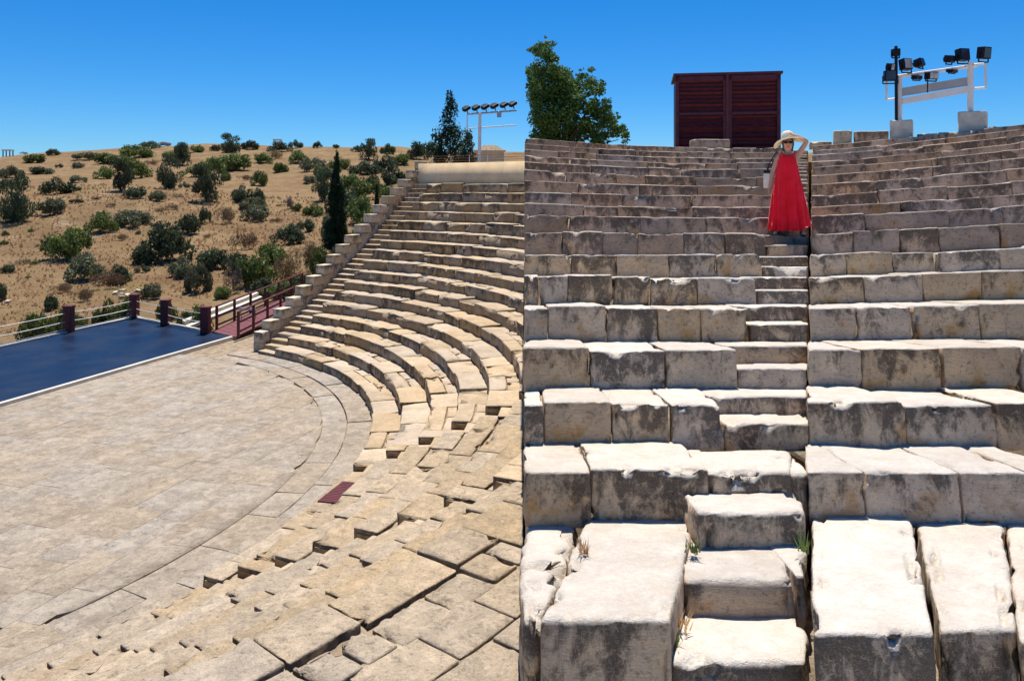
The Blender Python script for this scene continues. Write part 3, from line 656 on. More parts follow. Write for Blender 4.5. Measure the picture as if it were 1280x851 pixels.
def shrub(px, py, w, h, kind, i, P=None):
    P = hit(px, py) if P is None else P; s = P[1]/F; nm, mt, lab, cat, grp = KINDS[kind]
    src = (OLIVE if kind == 't' else TWIG if kind in 'bx' else BUSH); me0 = src[i % len(src)]; key = (me0.name, mt)
    if key not in MATMESH: m2 = me0.copy(); m2.materials.append(M[mt]); MATMESH[key] = m2
    me = MATMESH[key]; sc = (w*s/2*1.06, w*s/2*1.06, h*s*1.12)
    if kind == 't':
        o = empty(nm, P); c = link('crown', me, None, o); t = link('trunk', TRUNK, None, o)
        for q in (c, t): q.scale = sc
        o.rotation_euler.z = i*1.7
    else:
        o = link(nm, me, None, None, P); o.scale = sc; o.rotation_euler.z = i*2.1; o.location.z -= .06*h*s
    if kind != 'h':
        sz = 'big ' if w >= 42 else 'small ' if w <= 22 else ''; sp = 'flat ' if h/w < .42 else 'rounded '
        where = ('on the hill crest against the sky' if py <= 193 else 'near the cypress and the parapet' if px > 385 else 'low on the slope behind the blue stage' if py > 335 else 'halfway up the hillside' if py > 240 else 'high on the hillside')
        tone = {'g': 'bright green shrub', 'd': 'dark olive-green shrub', 'y': 'dull grey-green shrub', 'b': 'dry brown twiggy shrub', 'x': 'leafless grey dead shrub', 't': 'dark olive tree'}[kind]
        nb = [q for q in SH if q[4] == 't' and (q[0], q[1]) != (px, py) and abs(q[0]-px) < 34 and abs(q[1]-py) < 22]
        lab = sz+sp+tone+' '+(where if not nb or py <= 193 else where+', beside a dark olive tree')
    return tag(o, lab, cat, grp)
SH = [(18, 278, 46, 54, 't'), (66, 194, 20, 9, 'd'), (48, 204, 38, 13, 'g'), (15, 222, 32, 16, 'y'), (51, 218, 33, 11, 'd'), (70, 242, 43, 20, 'd'), (8, 236, 34, 12, 'd'), (62, 267, 42, 22, 'y'), (126, 290, 44, 25, 'g'), (165, 281, 46, 22, 'y'),
      (131, 205, 38, 16, 'g'), (172, 197, 52, 17, 'g'), (131, 224, 28, 19, 'g'), (151, 239, 32, 38, 't'), (172, 223, 46, 25, 'g'), (100, 228, 24, 10, 'y'), (212, 236, 34, 38, 't'), (170, 248, 32, 17, 'd'), (196, 251, 26, 14, 'y'), (203, 183, 26, 7, 'b'),
      (85, 324, 72, 46, 'g'), (223, 191, 15, 12, 'd'), (228, 207, 24, 26, 't'), (246, 191, 21, 11, 'g'), (288, 191, 30, 22, 't'), (313, 187, 25, 13, 'd'), (297, 213, 60, 23, 'g'), (265, 217, 38, 22, 'g'), (329, 204, 26, 14, 'g'), (369, 185, 19, 10, 'd'),
      (397, 185, 14, 8, 'd'), (341, 199, 28, 14, 'b'), (372, 204, 32, 15, 'g'), (391, 214, 36, 20, 'y'), (258, 252, 42, 42, 't'), (283, 226, 17, 13, 'g'), (325, 232, 28, 22, 'g'), (305, 252, 34, 21, 'd'), (325, 255, 20, 20, 'd'), (258, 279, 17, 22, 'd'),
      (280, 279, 30, 26, 'b'), (322, 276, 40, 24, 'y'), (234, 292, 36, 28, 'd'), (360, 261, 15, 18, 'x'), (371, 264, 17, 11, 'g'), (392, 270, 32, 16, 'g'), (360, 306, 48, 26, 'd'), (306, 312, 38, 28, 'b'), (206, 328, 70, 50, 'd'), (406, 251, 34, 38, 't'),
      (270, 336, 50, 28, 'd'), (248, 364, 38, 38, 'y'), (320, 358, 54, 46, 'g'), (292, 366, 26, 40, 'x'), (358, 354, 42, 50, 'b'), (384, 342, 38, 50, 'b'), (104, 350, 56, 32, 'y'), (135, 359, 50, 26, 'b'), (76, 365, 30, 14, 'b'), (65, 388, 22, 20, 'd'),
      (0, 376, 22, 26, 'd'), (102, 376, 30, 20, 'b'), (152, 355, 36, 24, 'd'), (465, 248, 52, 28, 'g'), (452, 277, 44, 32, 'g'), (434, 262, 36, 30, 'd'), (461, 200, 26, 24, 't'), (484, 193, 22, 14, 'd'), (500, 206, 34, 16, 'g'), (482, 214, 36, 20, 'd'),
      (446, 190, 16, 8, 'd'), (420, 186, 10, 6, 'd'), (522, 200, 30, 22, 'd'), (536, 196, 30, 22, 'd'), (30, 192, 10, 4, 'b'), (190, 206, 22, 8, 'b'), (305, 225, 24, 8, 'b'), (230, 235, 14, 8, 'y'), (345, 278, 22, 8, 'b'), (380, 290, 26, 18, 'd'),
      (410, 300, 30, 26, 'y'), (440, 310, 34, 26, 'd'), (350, 216, 26, 14, 'g'), (215, 262, 18, 8, 'b'), (120, 250, 16, 6, 'b'), (150, 300, 22, 10, 'b'), (30, 330, 20, 8, 'b'), (405, 222, 26, 16, 'g'), (188, 185, 30, 8, 'd'), (270, 188, 16, 8, 'd'),
      (12, 414, 54, 34, 'h'), (52, 405, 44, 30, 'h'), (70, 410, 40, 26, 'h'), (112, 399, 40, 30, 'h'), (135, 393, 36, 26, 'h'), (190, 392, 30, 24, 'h'), (232, 402, 34, 26, 'h'), (348, 372, 44, 18, 'g'), (375, 360, 34, 20, 'd'), (214, 398, 26, 18, 'h')]
rs_ = random.Random(21)
for x, y, w, h, k in ((440, 236, 40, 22, 'g'), (478, 232, 40, 20, 'd'), (458, 300, 40, 30, 'g'), (430, 330, 46, 34, 'd'), (400, 345, 44, 36, 'g'), (415, 285, 30, 22, 'y'), (488, 252, 34, 22, 'g'), (300, 340, 44, 26, 'd'), (340, 330, 46, 30, 'g'), (230, 345, 40, 24, 'y'), (180, 330, 40, 22, 'd'), (366, 372, 40, 24, 'g'), (330, 368, 36, 20, 'd'), (190, 372, 34, 20, 'y'), (275, 372, 30, 16, 'g'), (455, 218, 44, 18, 'd'), (425, 212, 34, 16, 'g'), (496, 228, 30, 18, 'd'), (245, 222, 40, 16, 'g'), (150, 205, 40, 14, 'g'), (350, 190, 34, 12, 'd'), (110, 200, 36, 11, 'y'), (215, 200, 26, 12, 'g'), (315, 262, 40, 16, 'y')): SH.append((x, y, w, h, k))
for i in range(230):
    y = 198+152*rs_.random()**1.5; x = rs_.uniform(0, 430 if y < 300 else 330)
    if all(abs(x-q[0]) > (q[2]*.4+3) or not (q[1]-q[3]-6 < y < q[1]+10) for q in SH): w = rs_.uniform(6, 20)*(.55+y/500); SH.append((round(x), round(y), round(w), round(w*rs_.uniform(.3, .6)), rs_.choice('bbyygd')))
for i, (x, y, w, h, k) in enumerate(SH):
    P = None
    if k == 'h': q = np.array(onz(x, y, ZS)); P = q+np.array([0, 1.6, -.9]); h = h+10
    if k == 't' and P is None: pass
    shrub(x, y, w, h, k, i, P)
# loose pale rubble on the lower slope
RK_ = [MB().box((0, 0, .3), (1, .8, .6), Euler((.2, .3, .5)).to_matrix(), .18).build('rubble_stone', M['parapet']) for _ in range(1)]
rkm = RK_[0].data; bpy.data.objects.remove(RK_[0])
for i in range(26):
    P = hit(rng.uniform(140, 202), rng.uniform(363, 374)) if i < 20 else hit(*[(10, 379), (222, 247), (236, 247), (262, 248), (372, 243), (70, 262)][i-20])
    o = link('rubble_stone', rkm, None, None, P); s_ = rng.uniform(.14, .36); o.scale = (s_*1.4, s_, s_); o.rotation_euler = (0, 0, rng.random()*6)
    tag(o, 'pale loose rubble stone lying on the dry slope', 'stone', 'pale rubble on the hillside')
# dry grass tufts
gn = 9000; gy = 39+NR.rand(gn)**1.3*60; gx = gy*((NR.rand(gn)*640-30)-640)/F; gz = terr(gx, gy); kp = (gz > -8) & ((gx-WB[0])*WN[0]+(gy-WB[1])*WN[1] < -1.) & ~((gy < 46) & (gx > -22))
gx, gy, gz = gx[kp], gy[kp], gz[kp]; gn = len(gx); hh = (.06+.13*NR.rand(gn))*(.6+gy/90); an = NR.rand(gn)*3.14; wd_ = hh*.5
V = np.zeros((gn, 2, 3, 3)); 
for q in range(2):
    ca, sa = np.cos(an+q*1.5)*wd_, np.sin(an+q*1.5)*wd_; lx, ly = NR.normal(size=gn)*.1, NR.normal(size=gn)*.1
    V[:, q, 0] = np.stack([gx-ca, gy-sa, gz-.05], 1); V[:, q, 1] = np.stack([gx+ca, gy+sa, gz-.05], 1); V[:, q, 2] = np.stack([gx+lx, gy+ly, gz+hh], 1)
M['straw_grass'] = leaf_mat('dry_grass_blades', (.60, .40, .20), (.52, .33, .16), (.66, .47, .25), .9)
tag(link('dry_grass', mesh_np('dry_grass', V.reshape(-1, 3), np.arange(gn*6).reshape(-1, 3)), M['straw_grass']), 'sparse dry golden grass tufts over the hillside', 'grass', None, 'stuff')
# cypress beside the parapet
P = hit(421, 322); s = P[1]/F; hgt = 134*s; wid = 37*s/2
cy = []
rr = random.Random(3)
for i in range(90):
    t = i/90; prof = min(1, .35+t*6)*(1-t)**.62*1.08; a = rr.random()*6.28; q = rr.uniform(.25, .72)*prof*wid; cy.append((q*math.cos(a), q*math.sin(a), .04*hgt+t*hgt*.93, .36*prof*wid+.05, .36*prof*wid+.05, .06*hgt))
cyp = tag(empty('cypress_tree', P), 'tall narrow dark cypress beside the stepped parapet', 'tree')
link('crown', leaf_mesh('crown', cy, 13000, .13, 5, up=2.2, shell=.5, aspect=.35), M['lf_cyp'], cyp)
MB().tube((0, 0, -.4), (0, 0, hgt*.5), .2, .08).build('trunk', M['bark'], cyp)
P = hit(471, 270); s = P[1]/F; cs = [(0, 0, .1+q*.3, .32*(1-q/12)**.6, .32*(1-q/12)**.6, .35) for q in range(11)]
cp2 = tag(empty('cypress_tree', P), 'small dark young cypress close against the stepped parapet', 'tree')
link('crown', leaf_mesh('crown', cs, 1500, .12, 8, up=2, aspect=.35), M['lf_cyp'], cp2); MB().tube((0, 0, -.3), (0, 0, 1.5), .07).build('trunk', M['bark'], cp2)
# upright conifer and a lower bushy tree behind the sand-coloured wall
def conifer(px, top, base, w, Y, label, seed, n, mat):
    z0 = float(terr(np.array([(px-640)/F*Y]), np.array([Y]))[0]); P = np.array([(px-640)/F*Y, Y, z0]); ht = (YH-top)/F*Y-z0; wd2 = w/F*Y/2; r = random.Random(seed); cl = []
    for i in range(70):
        t = .12+.86*r.random(); pr = (1-t)**.7*(.75+.5*r.random()); a = r.random()*6.28; q = pr*wd2*.8*r.random()**.5; cl.append((q*math.cos(a), q*math.sin(a), t*ht, .30*wd2*(1.1-t)+.08, .30*wd2*(1.1-t)+.08, .07*ht))
    o = tag(empty('conifer_tree', P), label, 'tree'); link('crown', leaf_mesh('crown', cl, n, .15, seed, up=1.2, shell=.4, aspect=.35), M[mat], o)
    m = MB().tube((0, 0, -.3), (0, 0, ht*.8), .14, .03)
    for q in range(8): a = q*2.4; zq = ht*(.15+.08*q); m.tube((0, 0, zq), (wd2*.6*math.cos(a), wd2*.6*math.sin(a), zq+.5), .04, .01)
    m.build('trunk', M['bark'], o); return o
conifer(563, 119, 200, 124, 58, 'tall loose upright conifer behind the sand-coloured wall', 11, 15000, 'lf_cyp')
conifer(583, 163, 200, 80, 56, 'short bushy conifer right of the tall one behind the sand-coloured wall', 12, 9000, 'lf_dark')
for i, (x, y, w, h, Y) in enumerate(((541, 200, 34, 24, 62), (606, 198, 44, 14, 66), (643, 200, 30, 34, 70))):
    zz = float(terr(np.array([(x-640)/F*Y]), np.array([Y]))[0])
    o = shrub(x, y, w, h+8, 'd', i+3, np.array([(x-640)/F*Y, Y, zz])); tag(o, 'dark shrub behind the sand-coloured wall', 'shrub', 'shrubs behind the wall')
# pale house roof far behind the wall
P = at(612, 199, 95); hs = tag(empty('house', P), 'low sand-coloured house with hipped roof far behind the wall', 'house')
MB().box((0, 0, .3), (3.6, 3, 1.4)).build('wall', M['plaster'], hs)
rf = MB(); vs = [(-2, -1.7, 1), (2, -1.7, 1), (2, 1.7, 1), (-2, 1.7, 1), (-.7, 0, 1.75), (.7, 0, 1.75)]
for f in ((0, 1, 5, 4), (2, 3, 4, 5), (1, 2, 5), (3, 0, 4), (3, 2, 1, 0)): rf.poly([vs[i] for i in f])
rf.build('roof', M['mortar'], hs)
# fence on the sand-coloured wall
fc = tag(empty('wire_fence', tuple(np.append(pol(26.45, aw0+.02), 1.3))), 'low rusty wire fence along the sand-coloured wall', 'fence')
fa = np.linspace(aw0+.03, aw1, 11); fpz = [np.append(pol(26.45, a), 1.3) for a in fa]
for P in fpz: rel(MB().tube(P, P+np.array([0, 0, .42]), .02, n=6).build('post', M['whitemetal']), fc)
for hz in (.14, .27, .40): rel(MB().path([tuple(P+np.array([0, 0, hz])) for P in fpz], .012, 4).build('wire', M['rust']), fc)
# white open shelters on the skyline
for (x, y0, y1, w, lab) in ((10, 187, 195, 10, 'open white-roofed shelter on posts on the skyline'), (347, 173, 181, 9, 'tiny white board roof on the hill crest above the olive trees')):
    P = hit(x, y1+1); s = P[1]/F; hgt = (y1-y0)*s; wd2 = w*s
    o = tag(empty('shelter', P), lab, 'shelter'); MB().box((0, 0, hgt), (wd2*1.1, wd2*.8, hgt*.2)).build('roof', M['whitemetal'], o)
    for sx in (-1, 1):
        for sy in (-1, 1): MB().box((sx*wd2*.42, sy*wd2*.3, hgt*.45-.2), (hgt*.12, hgt*.12, hgt+.4)).build('post', M['rust'], o)

# ================================================================== LAMP GANTRIES
def flood(name, c, w, h, d, yaw, pitch, root, lens=True, mat='black'):
    o = empty(name, c, None); rel(o, root) if root else None; o.rotation_euler = (pitch, 0, yaw)
    m = MB().box((0, 0, 0), (w, d, h), bev=min(w, h)*.08).box((0, d*.55, 0), (w*.5, d*.4, h*.5)); m.build('housing', M[mat], o)
    MB().tube((-w*.58, 0, 0), (-w*.58, 0, -h*.75), .018, n=5).tube((w*.58, 0, 0), (w*.58, 0, -h*.75), .018, n=5).tube((-w*.58, 0, -h*.75), (w*.58, 0, -h*.75), .018, n=5).build('bracket', M['black'], o)
    if lens: MB().box((0, -d*.5-.006, 0), (w*.82, .012, h*.82)).build('glass', M['lens'] if lens == 'bright' else M['deckglass'], o)
    return o
M['deckglass'] = flat_mat('dark_lamp_glass', (.03, .035, .06), .12, .6, var=.2)
YG = 43.; zb = float(terr(np.array([-1.9]), np.array([YG]))[0])
def g(px, py, dy=0): return at(px, py, YG+dy)
gl = tag(empty('lamp_gantry', tuple(at(598, 203, YG))), 'white pipe gantry carrying a row of black floodlights behind the sand-coloured wall', 'lamp gantry')
rel(MB().tube((g(598, 200)[0], YG, zb-.2), g(600, 141), .1, .09, 10).build('pole', M['whitemetal']), gl)
rel(MB().tube(g(584, 143), g(646, 138.5), .05, n=8).build('top_bar', M['grey']), gl)
rel(MB().tube(g(584, 161), g(646, 156.5), .035, n=8).build('lower_bar', M['whitemetal']), gl)
rel(MB().tube(g(584, 143), g(584, 161), .035, n=8).build('side_bar', M['whitemetal']), gl)
for i, x in enumerate((583, 595, 606.5, 618, 630, 641)):
    y = 136-i*1.15; f = MB(); 
    f_o = empty('floodlight', g(x, y)); rel(f_o, gl); f_o.rotation_euler = (.3, -.55, .5)
    MB().box((0, 0, 0), (.46, .3, .2), bev=.06).box((.0, .18, .02), (.26, .14, .13)).build('housing', M['black'], f_o)
    MB().tube((0, 0, 0), (0, .04, -.32), .03).build('bracket', M['black'], f_o)
rel(MB().box(g(624, 143.5), (.25, .15, .3)).build('junction_box', M['grey']), gl)

def topR(px, dv=.4):                                 # point on top of the highest right-hand row under a pixel column
    u = (px-640)/F*20
    for _ in range(12):
        v = float(rv(NRW-1, u))+dv; P = l2w((u, v, float(rw(NRW-1, u)))); u += ((px-640)/F*P[1]-P[0])
    return P
def top_block(x0, x1, ytop, label, mat, name='parapet_block', dep=.6, rough=.02, cat='stone block', grp=None, dv=.35, yh2=None):
    a_, b_ = topR(x0, dv), topR(x1, dv); Ym = (a_[1]+b_[1])/2; zt = (YH-ytop)/F*Ym; z0 = min(a_[2], b_[2])-.03; L = float(np.hypot(*(b_-a_)[:2])); dr = (b_-a_)[:2]/L; nr = np.array([-dr[1], dr[0]])
    def mp(p): return np.concatenate([a_[:2]+dr*p[:, :1]+nr*p[:, 1:2], (z0+p[:, 2:3])], 1)
    return tag(stone(L, dep, zt-z0, mp, (6, 4, 4), .04, rough, 4, 2, name, mat), label, cat, grp)
top_block(869, 913, 174, 'single loose pale stone on the highest row before the maroon booth', M['stoneU'])
top_block(1042, 1065, 163, 'square pale stone ending the row of coping blocks left of the lamp gantry', M['parapet'])
top_block(1067, 1111, 164, 'long grey coping stone beside the first gantry footing', M['stoneU'])
for i, (x0, x1, y) in enumerate(((1146, 1172, 167), (1172, 1196, 165), (1234, 1247, 158), (1012, 1040, 177))):
    top_block(x0, x1, y, 'thin flat coping stone lying on the highest row', M['parapet'], dep=.5, grp='thin coping stones on the highest row')
f1 = top_block(1112, 1141, 150, 'cast concrete footing under the black pole end of the gantry', M['concrete'], 'concrete_footing', .7, .01, 'footing', dv=.5)
f2 = top_block(1197, 1233, 139, 'cast concrete footing under the plain white leg of the gantry', M['concrete'], 'concrete_footing', .7, .01, 'footing', dv=.5)
Pa, Pb = topR(1124, .8), topR(1214, .8)
def gq(px, py, o=0.):                                # point in the plane of the right gantry
    t = (px-1124)/90.; Y = Pa[1]*(1-t)+Pb[1]*t; return at(px, py, Y+o)
g2 = tag(empty('lamp_gantry', tuple(gq(1124, 150))), 'white two-legged gantry with mixed floodlights on concrete footings', 'lamp gantry')
rel(MB().tube(gq(1124, 153), gq(1124, 96), .075, n=10).build('leg', M['whitemetal']), g2)
rel(MB().tube(gq(1213, 142), gq(1213, 78), .075, n=10).build('leg', M['whitemetal']), g2)
rel(MB().tube(gq(1120.5, 152, -.15), gq(1120, 58, -.15), .04, n=8).build('black_pole', M['black']), g2)
rel(MB().tube(gq(1122, 96), gq(1222, 82), .05, n=8).build('top_bar', M['whitemetal']), g2)
a_, b_ = gq(1127, 120.5), gq(1211, 107)
rel(MB().prism([tuple(x) for x in (a_, b_, b_+np.array([0, 0, .22]), a_+np.array([0, 0, .22]))], (0, .12, 0)).build('upper_girder', M['grey']), g2)
a_, b_ = gq(1127, 131), gq(1211, 116)
rel(MB().prism([tuple(x-np.array([0, .06, 0])) for x in (a_, b_, b_+np.array([0, 0, .17]), a_+np.array([0, 0, .17]))], (0, .14, 0)).build('lower_girder', M['whitemetal']), g2)
rel(MB().path([tuple(gq(*p)) for p in ((1108, 102), (1108, 125), (1124, 123))], .028).build('side_bracket', M['whitemetal']), g2)
rel(MB().path([tuple(gq(*p)) for p in ((1214, 111), (1232, 110), (1232, 80), (1216, 81))], .03).build('side_bracket', M['whitemetal']), g2)
rel(MB().tube(gq(1159.5, 116), gq(1159.5, 96), .018).build('drop_bar', M['black']), g2)
for (x, y, w, h, yaw, pt, ln) in ((1113, 95, 15, 13, -.2, .0, 1), (1132, 81, 13, 14, .3, -.15, 'bright'), (1149, 79, 9, 10, .6, -.3, 1), (1187, 74, 9, 9, .4, .2, 1), (1203, 69, 14, 15, .2, -.1, 1), (1230, 66.5, 14, 15, .35, .1, 1),
                                 (1113.5, 84, 7, 9, .3, .2, 'bright'), (1119.5, 66, 8, 9, 0, 0, 0), (1164, 95, 13, 9, .2, .1, 'bright'), (1146, 97, 9, 5, .2, .2, 1), (1190, 89, 9, 4, .3, .2, 1)):
    P = gq(x, y, -.12); k_ = P[1]/F; flood('floodlight', tuple(P), w*k_, h*k_, .2, yaw, pt, g2, ln)

# ================================================================== MAROON BOOTH
YB = 23.0; X0, X1 = (843-640)/F*YB, (971-640)/F*YB; ZT = (YH-95)/F*YB; zt_ = float(l2w((6, 22, TW))[2]); BW = X1-X0; BH = ZT-zt_+.1
bo = tag(empty('wooden_booth', (X0, YB, zt_-.1)), 'dark maroon louvred wooden booth on the terrace above the highest row', 'booth'); bo.rotation_euler.z = -.17
MB().box((BW/2, .95, BH/2-.03), (BW-.1, 1.7, BH-.1)).build('cabinet', M['maroonwood'], bo)
MB().box((BW/2, .9, BH+.02), (BW+.06, 2.0, .07)).build('roof', M['maroonwood'], bo)
for i in range(2):
    x0 = .03+i*(BW/2); x1 = x0+BW/2-.05; dr = empty('louvred_door', (0, 0, 0), bo)
    fr = MB()
    for (cx_, cz_, sx, sz) in ((x0+.05, BH/2, .1, BH-.06), (x1-.05, BH/2, .1, BH-.06), ((x0+x1)/2, .09, x1-x0, .14), ((x0+x1)/2, BH-.1, x1-x0, .14), ((x0+x1)/2, BH*.60, x1-x0-.1, .08)): fr.box((cx_, .03, cz_), (sx, .09, sz))
    fr.build('frame', M['maroonwood'], dr)
    ns = 22
    for j in range(ns):
        z = .2+(BH-.38)*j/(ns-1)
        MB().box(((x0+x1)/2, .05, z), (x1-x0-.2, .1, .018), Euler((-.75, 0, 0)).to_matrix()).build('slat', M['maroonwood' if j % 3 else 'maroon'], dr)
MB().box((BW/2, -.01, BH/2), (.07, .1, BH-.04)).build('centre_post', M['maroon'], bo)

# ================================================================== TREE ABOVE THE RIGHT SEATS
YT = 25.0; tb = np.array([(700-640)/F*YT, YT, float(l2w((2, 24, TW))[2])-.1])
CL = [(672, 62, 10), (683, 70, 12), (676, 88, 18), (700, 100, 17), (690, 115, 24), (672, 118, 16), (720, 108, 15), (738, 104, 12), (746, 116, 9), (715, 128, 20), (740, 138, 16), (756, 152, 15), (768, 163, 11), (779, 170, 7), (735, 158, 18), (700, 148, 24), (676, 148, 18), (680, 170, 20), (712, 172, 20), (750, 172, 14), (682, 55, 6), (690, 82, 7), (728, 94, 6), (752, 104, 5), (764, 150, 6), (784, 176, 4)]
cl = []
for i, (x, y, r) in enumerate(CL):
    P = at(x, y, YT)-tb; q = r/F*YT; cl.append((P[0], rng.uniform(-.9, .9)*.8, P[2], q*.95, q*1.2, q*.85))
    for _ in range(4): a = rng.random()*6.28; cl.append((P[0]+math.cos(a)*q*1.05, rng.uniform(-1, 1), P[2]+math.sin(a)*q*.95, q*.42, q*.5, q*.3))
tr2 = tag(empty('broadleaf_tree', tuple(tb)), 'glossy green broadleaf tree above the highest row of the limestone bank', 'tree')
V, f = leaves(cl, 26000, .052, 77, shell=.2, aspect=.55)
cx = V.reshape(-1, 4, 3).mean(1); okp = (cx[:, 0]+tb[0])/(cx[:, 1]+YT) > 17.5/F; V = V.reshape(-1, 4, 3)[okp].reshape(-1, 3); f = np.arange(len(V)).reshape(-1, 4)
link('crown', mesh_np('crown', V, f), M['lf_tree'], tr2)
m = MB().tube((0, 0, -.3), (0, 0, .9), .13, .1)
for c in cl[::5]: m.tube((0, 0, .8), tuple(np.array(c[:3])*.9), .035, .012, 6)
m.build('trunk', M['bark'], tr2)

# weeds in the joints of the steps
for i, (x, y, Y, n, mt) in enumerate(((867, 690, 4.95, 34, 'lf_green'), (1003, 686, 4.9, 30, 'lf_green'), (840, 812, 4.15, 34, 'lf_green'), (730, 690, 4.9, 30, 'straw_grass'), (852, 783, 4.3, 30, 'straw_grass'))):
    P = at(x, y, Y); m = bmesh.new()
    for j in range(n):
        a = rng.random()*6.28; l = rng.uniform(.03, .11); b0 = Vector((rng.gauss(0, .018), rng.gauss(0, .03), 0)); tp = b0+Vector((math.cos(a)*l*.6, math.sin(a)*l*.6, l)); sd = Vector((-math.sin(a), math.cos(a), 0))*.006
        m.faces.new([m.verts.new(b0-sd), m.verts.new(b0+sd), m.verts.new(tp)])
    me = bpy.data.meshes.new('weed_tuft'); m.to_mesh(me); m.free()
    o = link('weed_tuft', me, M[mt], None, P); tag(o, ('small green weed growing in a joint of the stone stairway' if mt == 'lf_green' else 'dry straw-coloured weed in a joint of the pale blocks'), 'weed', 'green weeds in the joints' if mt == 'lf_green' else 'dry weeds in the joints')

# ================================================================== PERSON
kf = 1/(CT-ray(0, 292)[2]*ST)/F; vv = RD[6]+.42+.22; uu = (985-640)*kf*vv
PB = l2w((uu, vv, RW[6]+.005)); pe = tag(empty('person', tuple(PB)), 'person in a long red dress and straw hat, one arm raised, on the stairway', 'person')
pe.rotation_euler.z = -.33; SCL = 130.*PB[1]/F/1.66; pe.scale = (SCL,)*3
SK = {'pel': (0, 0, .86, .12), 'wai': (0, 0, 1.03, .10), 'che': (0, 0, 1.19, .115), 'nb': (0, .01, 1.30, .055), 'nk': (.0, 0, 1.35, .048), 'h0': (0, -.02, 1.405, .066), 'h1': (0, -.015, 1.475, .084), 'h2': (0, 0, 1.545, .06),
      'ls': (.145, 0, 1.275, .05), 'le': (.285, -.03, 1.50, .038), 'lw': (.135, -.09, 1.575, .026), 'lp': (.09, -.10, 1.585, .026),
      'rs': (-.145, 0, 1.275, .05), 're': (-.225, .02, 1.02, .038), 'rw': (-.275, -.03, .79, .026), 'rp': (-.28, -.04, .72, .027),
      'lh': (.09, 0, .82, .09), 'lk': (.13, -.03, .46, .058), 'la': (.20, 0, .09, .036), 'lt': (.235, -.14, .03, .032),
      'rh': (-.09, 0, .82, .09), 'rk': (-.12, -.02, .46, .058), 'ra': (-.17, .0, .09, .036), 'rt': (-.20, -.14, .03, .032)}
ED = [('pel', 'wai'), ('wai', 'che'), ('che', 'nb'), ('nb', 'nk'), ('nk', 'h0'), ('h0', 'h1'), ('h1', 'h2'), ('che', 'ls'), ('ls', 'le'), ('le', 'lw'), ('lw', 'lp'), ('che', 'rs'), ('rs', 're'), ('re', 'rw'), ('rw', 'rp'), ('pel', 'lh'), ('lh', 'lk'), ('lk', 'la'), ('la', 'lt'), ('pel', 'rh'), ('rh', 'rk'), ('rk', 'ra'), ('ra', 'rt')]
for sd, pm, dr in (('l', 'lp', (-.06, -.02, .03)), ('r', 'rp', (-.005, -.03, -.06))):
    for j in range(5):
        o = (j-2)*.013; b0 = np.array(SK[pm][:3]); ln = (.7, .95, 1., .95, .75)[j]
        pa = b0+np.array(dr)*.6+np.array((0, o, o*.6) if sd == 'l' else (o*.3, o, 0)); pb2 = pa+np.array(dr)*.65*ln+np.array([0, -.006, 0])
        if j == 0: pa = b0+np.array((0, -.03, .005)); pb2 = pa+np.array(dr)*.5+np.array([0, -.02, 0])
        SK[sd+'fa%d' % j] = (*pa, .0095); SK[sd+'fb%d' % j] = (*pb2, .0075); ED += [(pm, sd+'fa%d' % j), (sd+'fa%d' % j, sd+'fb%d' % j)]
ks = list(SK); me = bpy.data.meshes.new('body'); me.from_pydata([SK[k][:3] for k in ks], [(ks.index(a), ks.index(b)) for a, b in ED], []); me.materials.append(M['skin'])
bd = link('body', me, None, pe); bpy.context.view_layer.objects.active = bd
sm = bd.modifiers.new('skin', 'SKIN'); 
if not me.skin_vertices: me.attributes.new('skin_vertices', 'FLOAT', 'POINT')
for i, k in enumerate(ks): d_ = me.skin_vertices[0].data[i]; r = SK[k][3]; d_.radius = (r*(1.25 if k in ('pel', 'wai', 'che') else 1), r*(.85 if k in ('pel', 'wai', 'che') else 1)); d_.use_root = (k == 'pel')
sm.use_smooth_shade = True; ss = bd.modifiers.new('sub', 'SUBSURF'); ss.levels = 2; ss.render_levels = 2
# dress
nA = 96; prof = [(1.285, .140, .100), (1.25, .152, .115), (1.18, .162, .125), (1.08, .175, .130), (.98, .193, .140), (.85, .218, .155), (.70, .243, .170), (.55, .263, .18), (.40, .28, .195), (.25, .293, .205), (.15, .302, .21), (.085, .308, .215)]
V = []; Fq = []
for (z, rx, ry) in prof:
    am = max(0, (1.1-z))*.055
    for i in range(nA):
        t = 2*math.pi*i/nA; w = am*(.8*math.sin(9*t+.6+.8*z)+.6*math.sin(17*t+1.+z*3)+.35*math.sin(5*t)+.3*math.sin(29*t+4*z))+.004*math.sin(22*t)*(z < 1.2); V.append(((rx*(.93-.09*max(0, 1.1-z))+w)*math.cos(t)+.012*math.sin(3.1*z+1)+(1.28-z)*.0, (ry+w*.8)*math.sin(t), z+(.07*max(0, math.cos(t-.5)) if z < .2 else 0)))
for j in range(len(prof)-1):
    for i in range(nA): a = j*nA+i; b = j*nA+(i+1) % nA; Fq.append([b, a, a+nA, b+nA])
ds = link('dress', mesh_np('dress', np.array(V), np.array(Fq)), M['red'], pe, smooth=True); so_ = ds.modifiers.new('thick', 'SOLIDIFY'); so_.thickness = .006
MB().tube((.085, -.1, 1.27), (.10, -.01, 1.335), .012).tube((.10, -.01, 1.335), (.09, .09, 1.27), .012).build('strap', M['red'], ds)
MB().tube((-.085, -.1, 1.27), (-.10, -.01, 1.335), .012).tube((-.10, -.01, 1.335), (-.09, .09, 1.27), .012).build('strap', M['red'], ds)
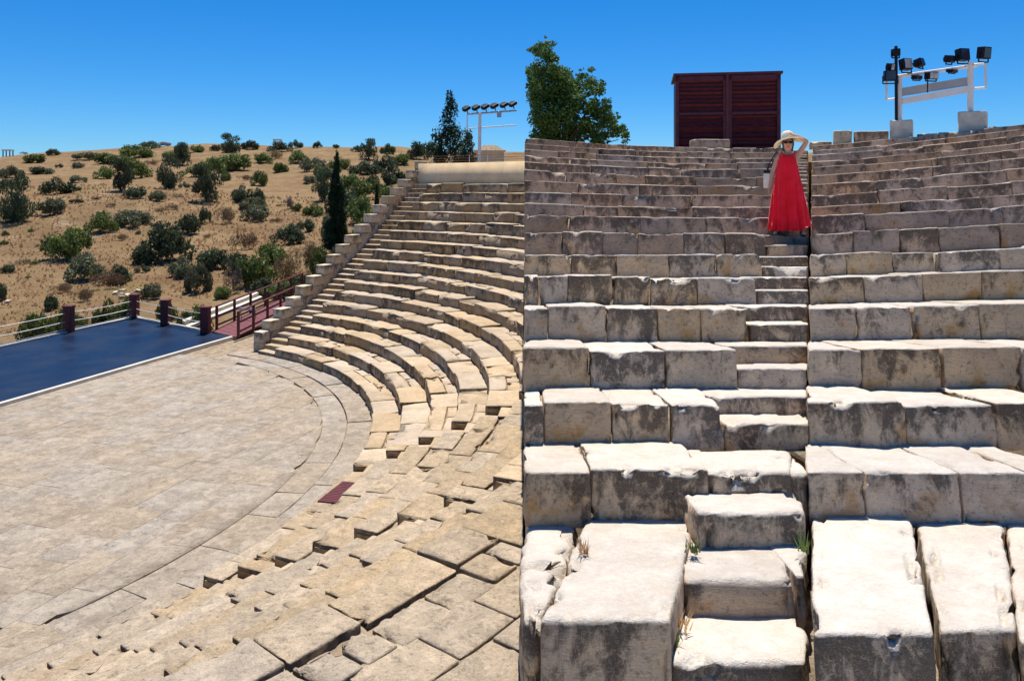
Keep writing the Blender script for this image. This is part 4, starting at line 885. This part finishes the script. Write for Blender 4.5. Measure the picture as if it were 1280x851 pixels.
ha = MB().lathe([(.001, .135), (.05, .13), (.082, .105), (.093, .05), (.098, .0), (.14, -.008), (.19, -.02), (.24, -.04), (.238, -.047), (.155, -.03), (.12, -.02), (.095, -.008), (.088, .05), (.07, .095), (.001, .12)], 32, lambda r, t: (-.03*math.cos(2*t)-.012*math.sin(3*t))*max(0, (r-.1))/.1).build('hat', M['straw'], pe, (0, 0, 1.535), True); ha.rotation_euler = (-.14, -.20, 0)
MB().lathe([(.0995, .004), (.0975, .03)], 32).build('hat_band', M['bagcloth'], ha)
hr = MB(); bmesh.ops.create_icosphere(hr.bm, subdivisions=3, radius=1); 
for v in hr.bm.verts: v.co = Vector((v.co.x*.093, v.co.y*.092+.022, v.co.z*.11-.01-(.05 if v.co.y > .2 and v.co.z < 0 else 0)))
hr.build('hair', M['hair'], pe, (0, 0, 1.475), True)
MB().box((-.036, 0, 0), (.056, .02, .04), bev=.009).box((.036, 0, 0), (.056, .02, .04), bev=.009).box((0, 0, .008), (.03, .014, .008)).build('sunglasses', M['black'], pe, (0, -.098, 1.482))
MB().box((0, -.008, 0), (.02, .03, .045), bev=.008).build('nose', M['skin'], pe, (0, -.098, 1.45), True)
MB().box((0, 0, 0), (.042, .01, .012), bev=.004).build('mouth', M['red'], pe, (0, -.086, 1.41))
for sgn, ax in ((1, .215), (-1, -.185)):
    MB().box((ax, -.06, .008), (.085, .24, .02), bev=.008).box((ax, -.09, .05), (.09, .035, .03), bev=.01).build('sandal', M['black'], pe)
bag = tag(empty('tote_bag', tuple(PB)), 'cream canvas tote bag with dark top hanging at the person\'s side', 'bag'); bag.rotation_euler.z = -.33; bag.scale = (SCL,)*3
b_ = MB(); b_.box((-.325, .03, .88), (.10, .08, .24), bev=.02).build('pouch', M['bagcloth'], bag); MB().box((-.325, .03, 1.02), (.102, .082, .06), bev=.02).build('flap', M['black'], bag)
MB().path([(-.325, .03, 1.04), (-.27, .0, 1.18), (-.175, -.02, 1.335), (-.155, .05, 1.325), (-.24, .06, 1.15), (-.325, .05, 1.04)], .009).build('strap', M['black'], bag)
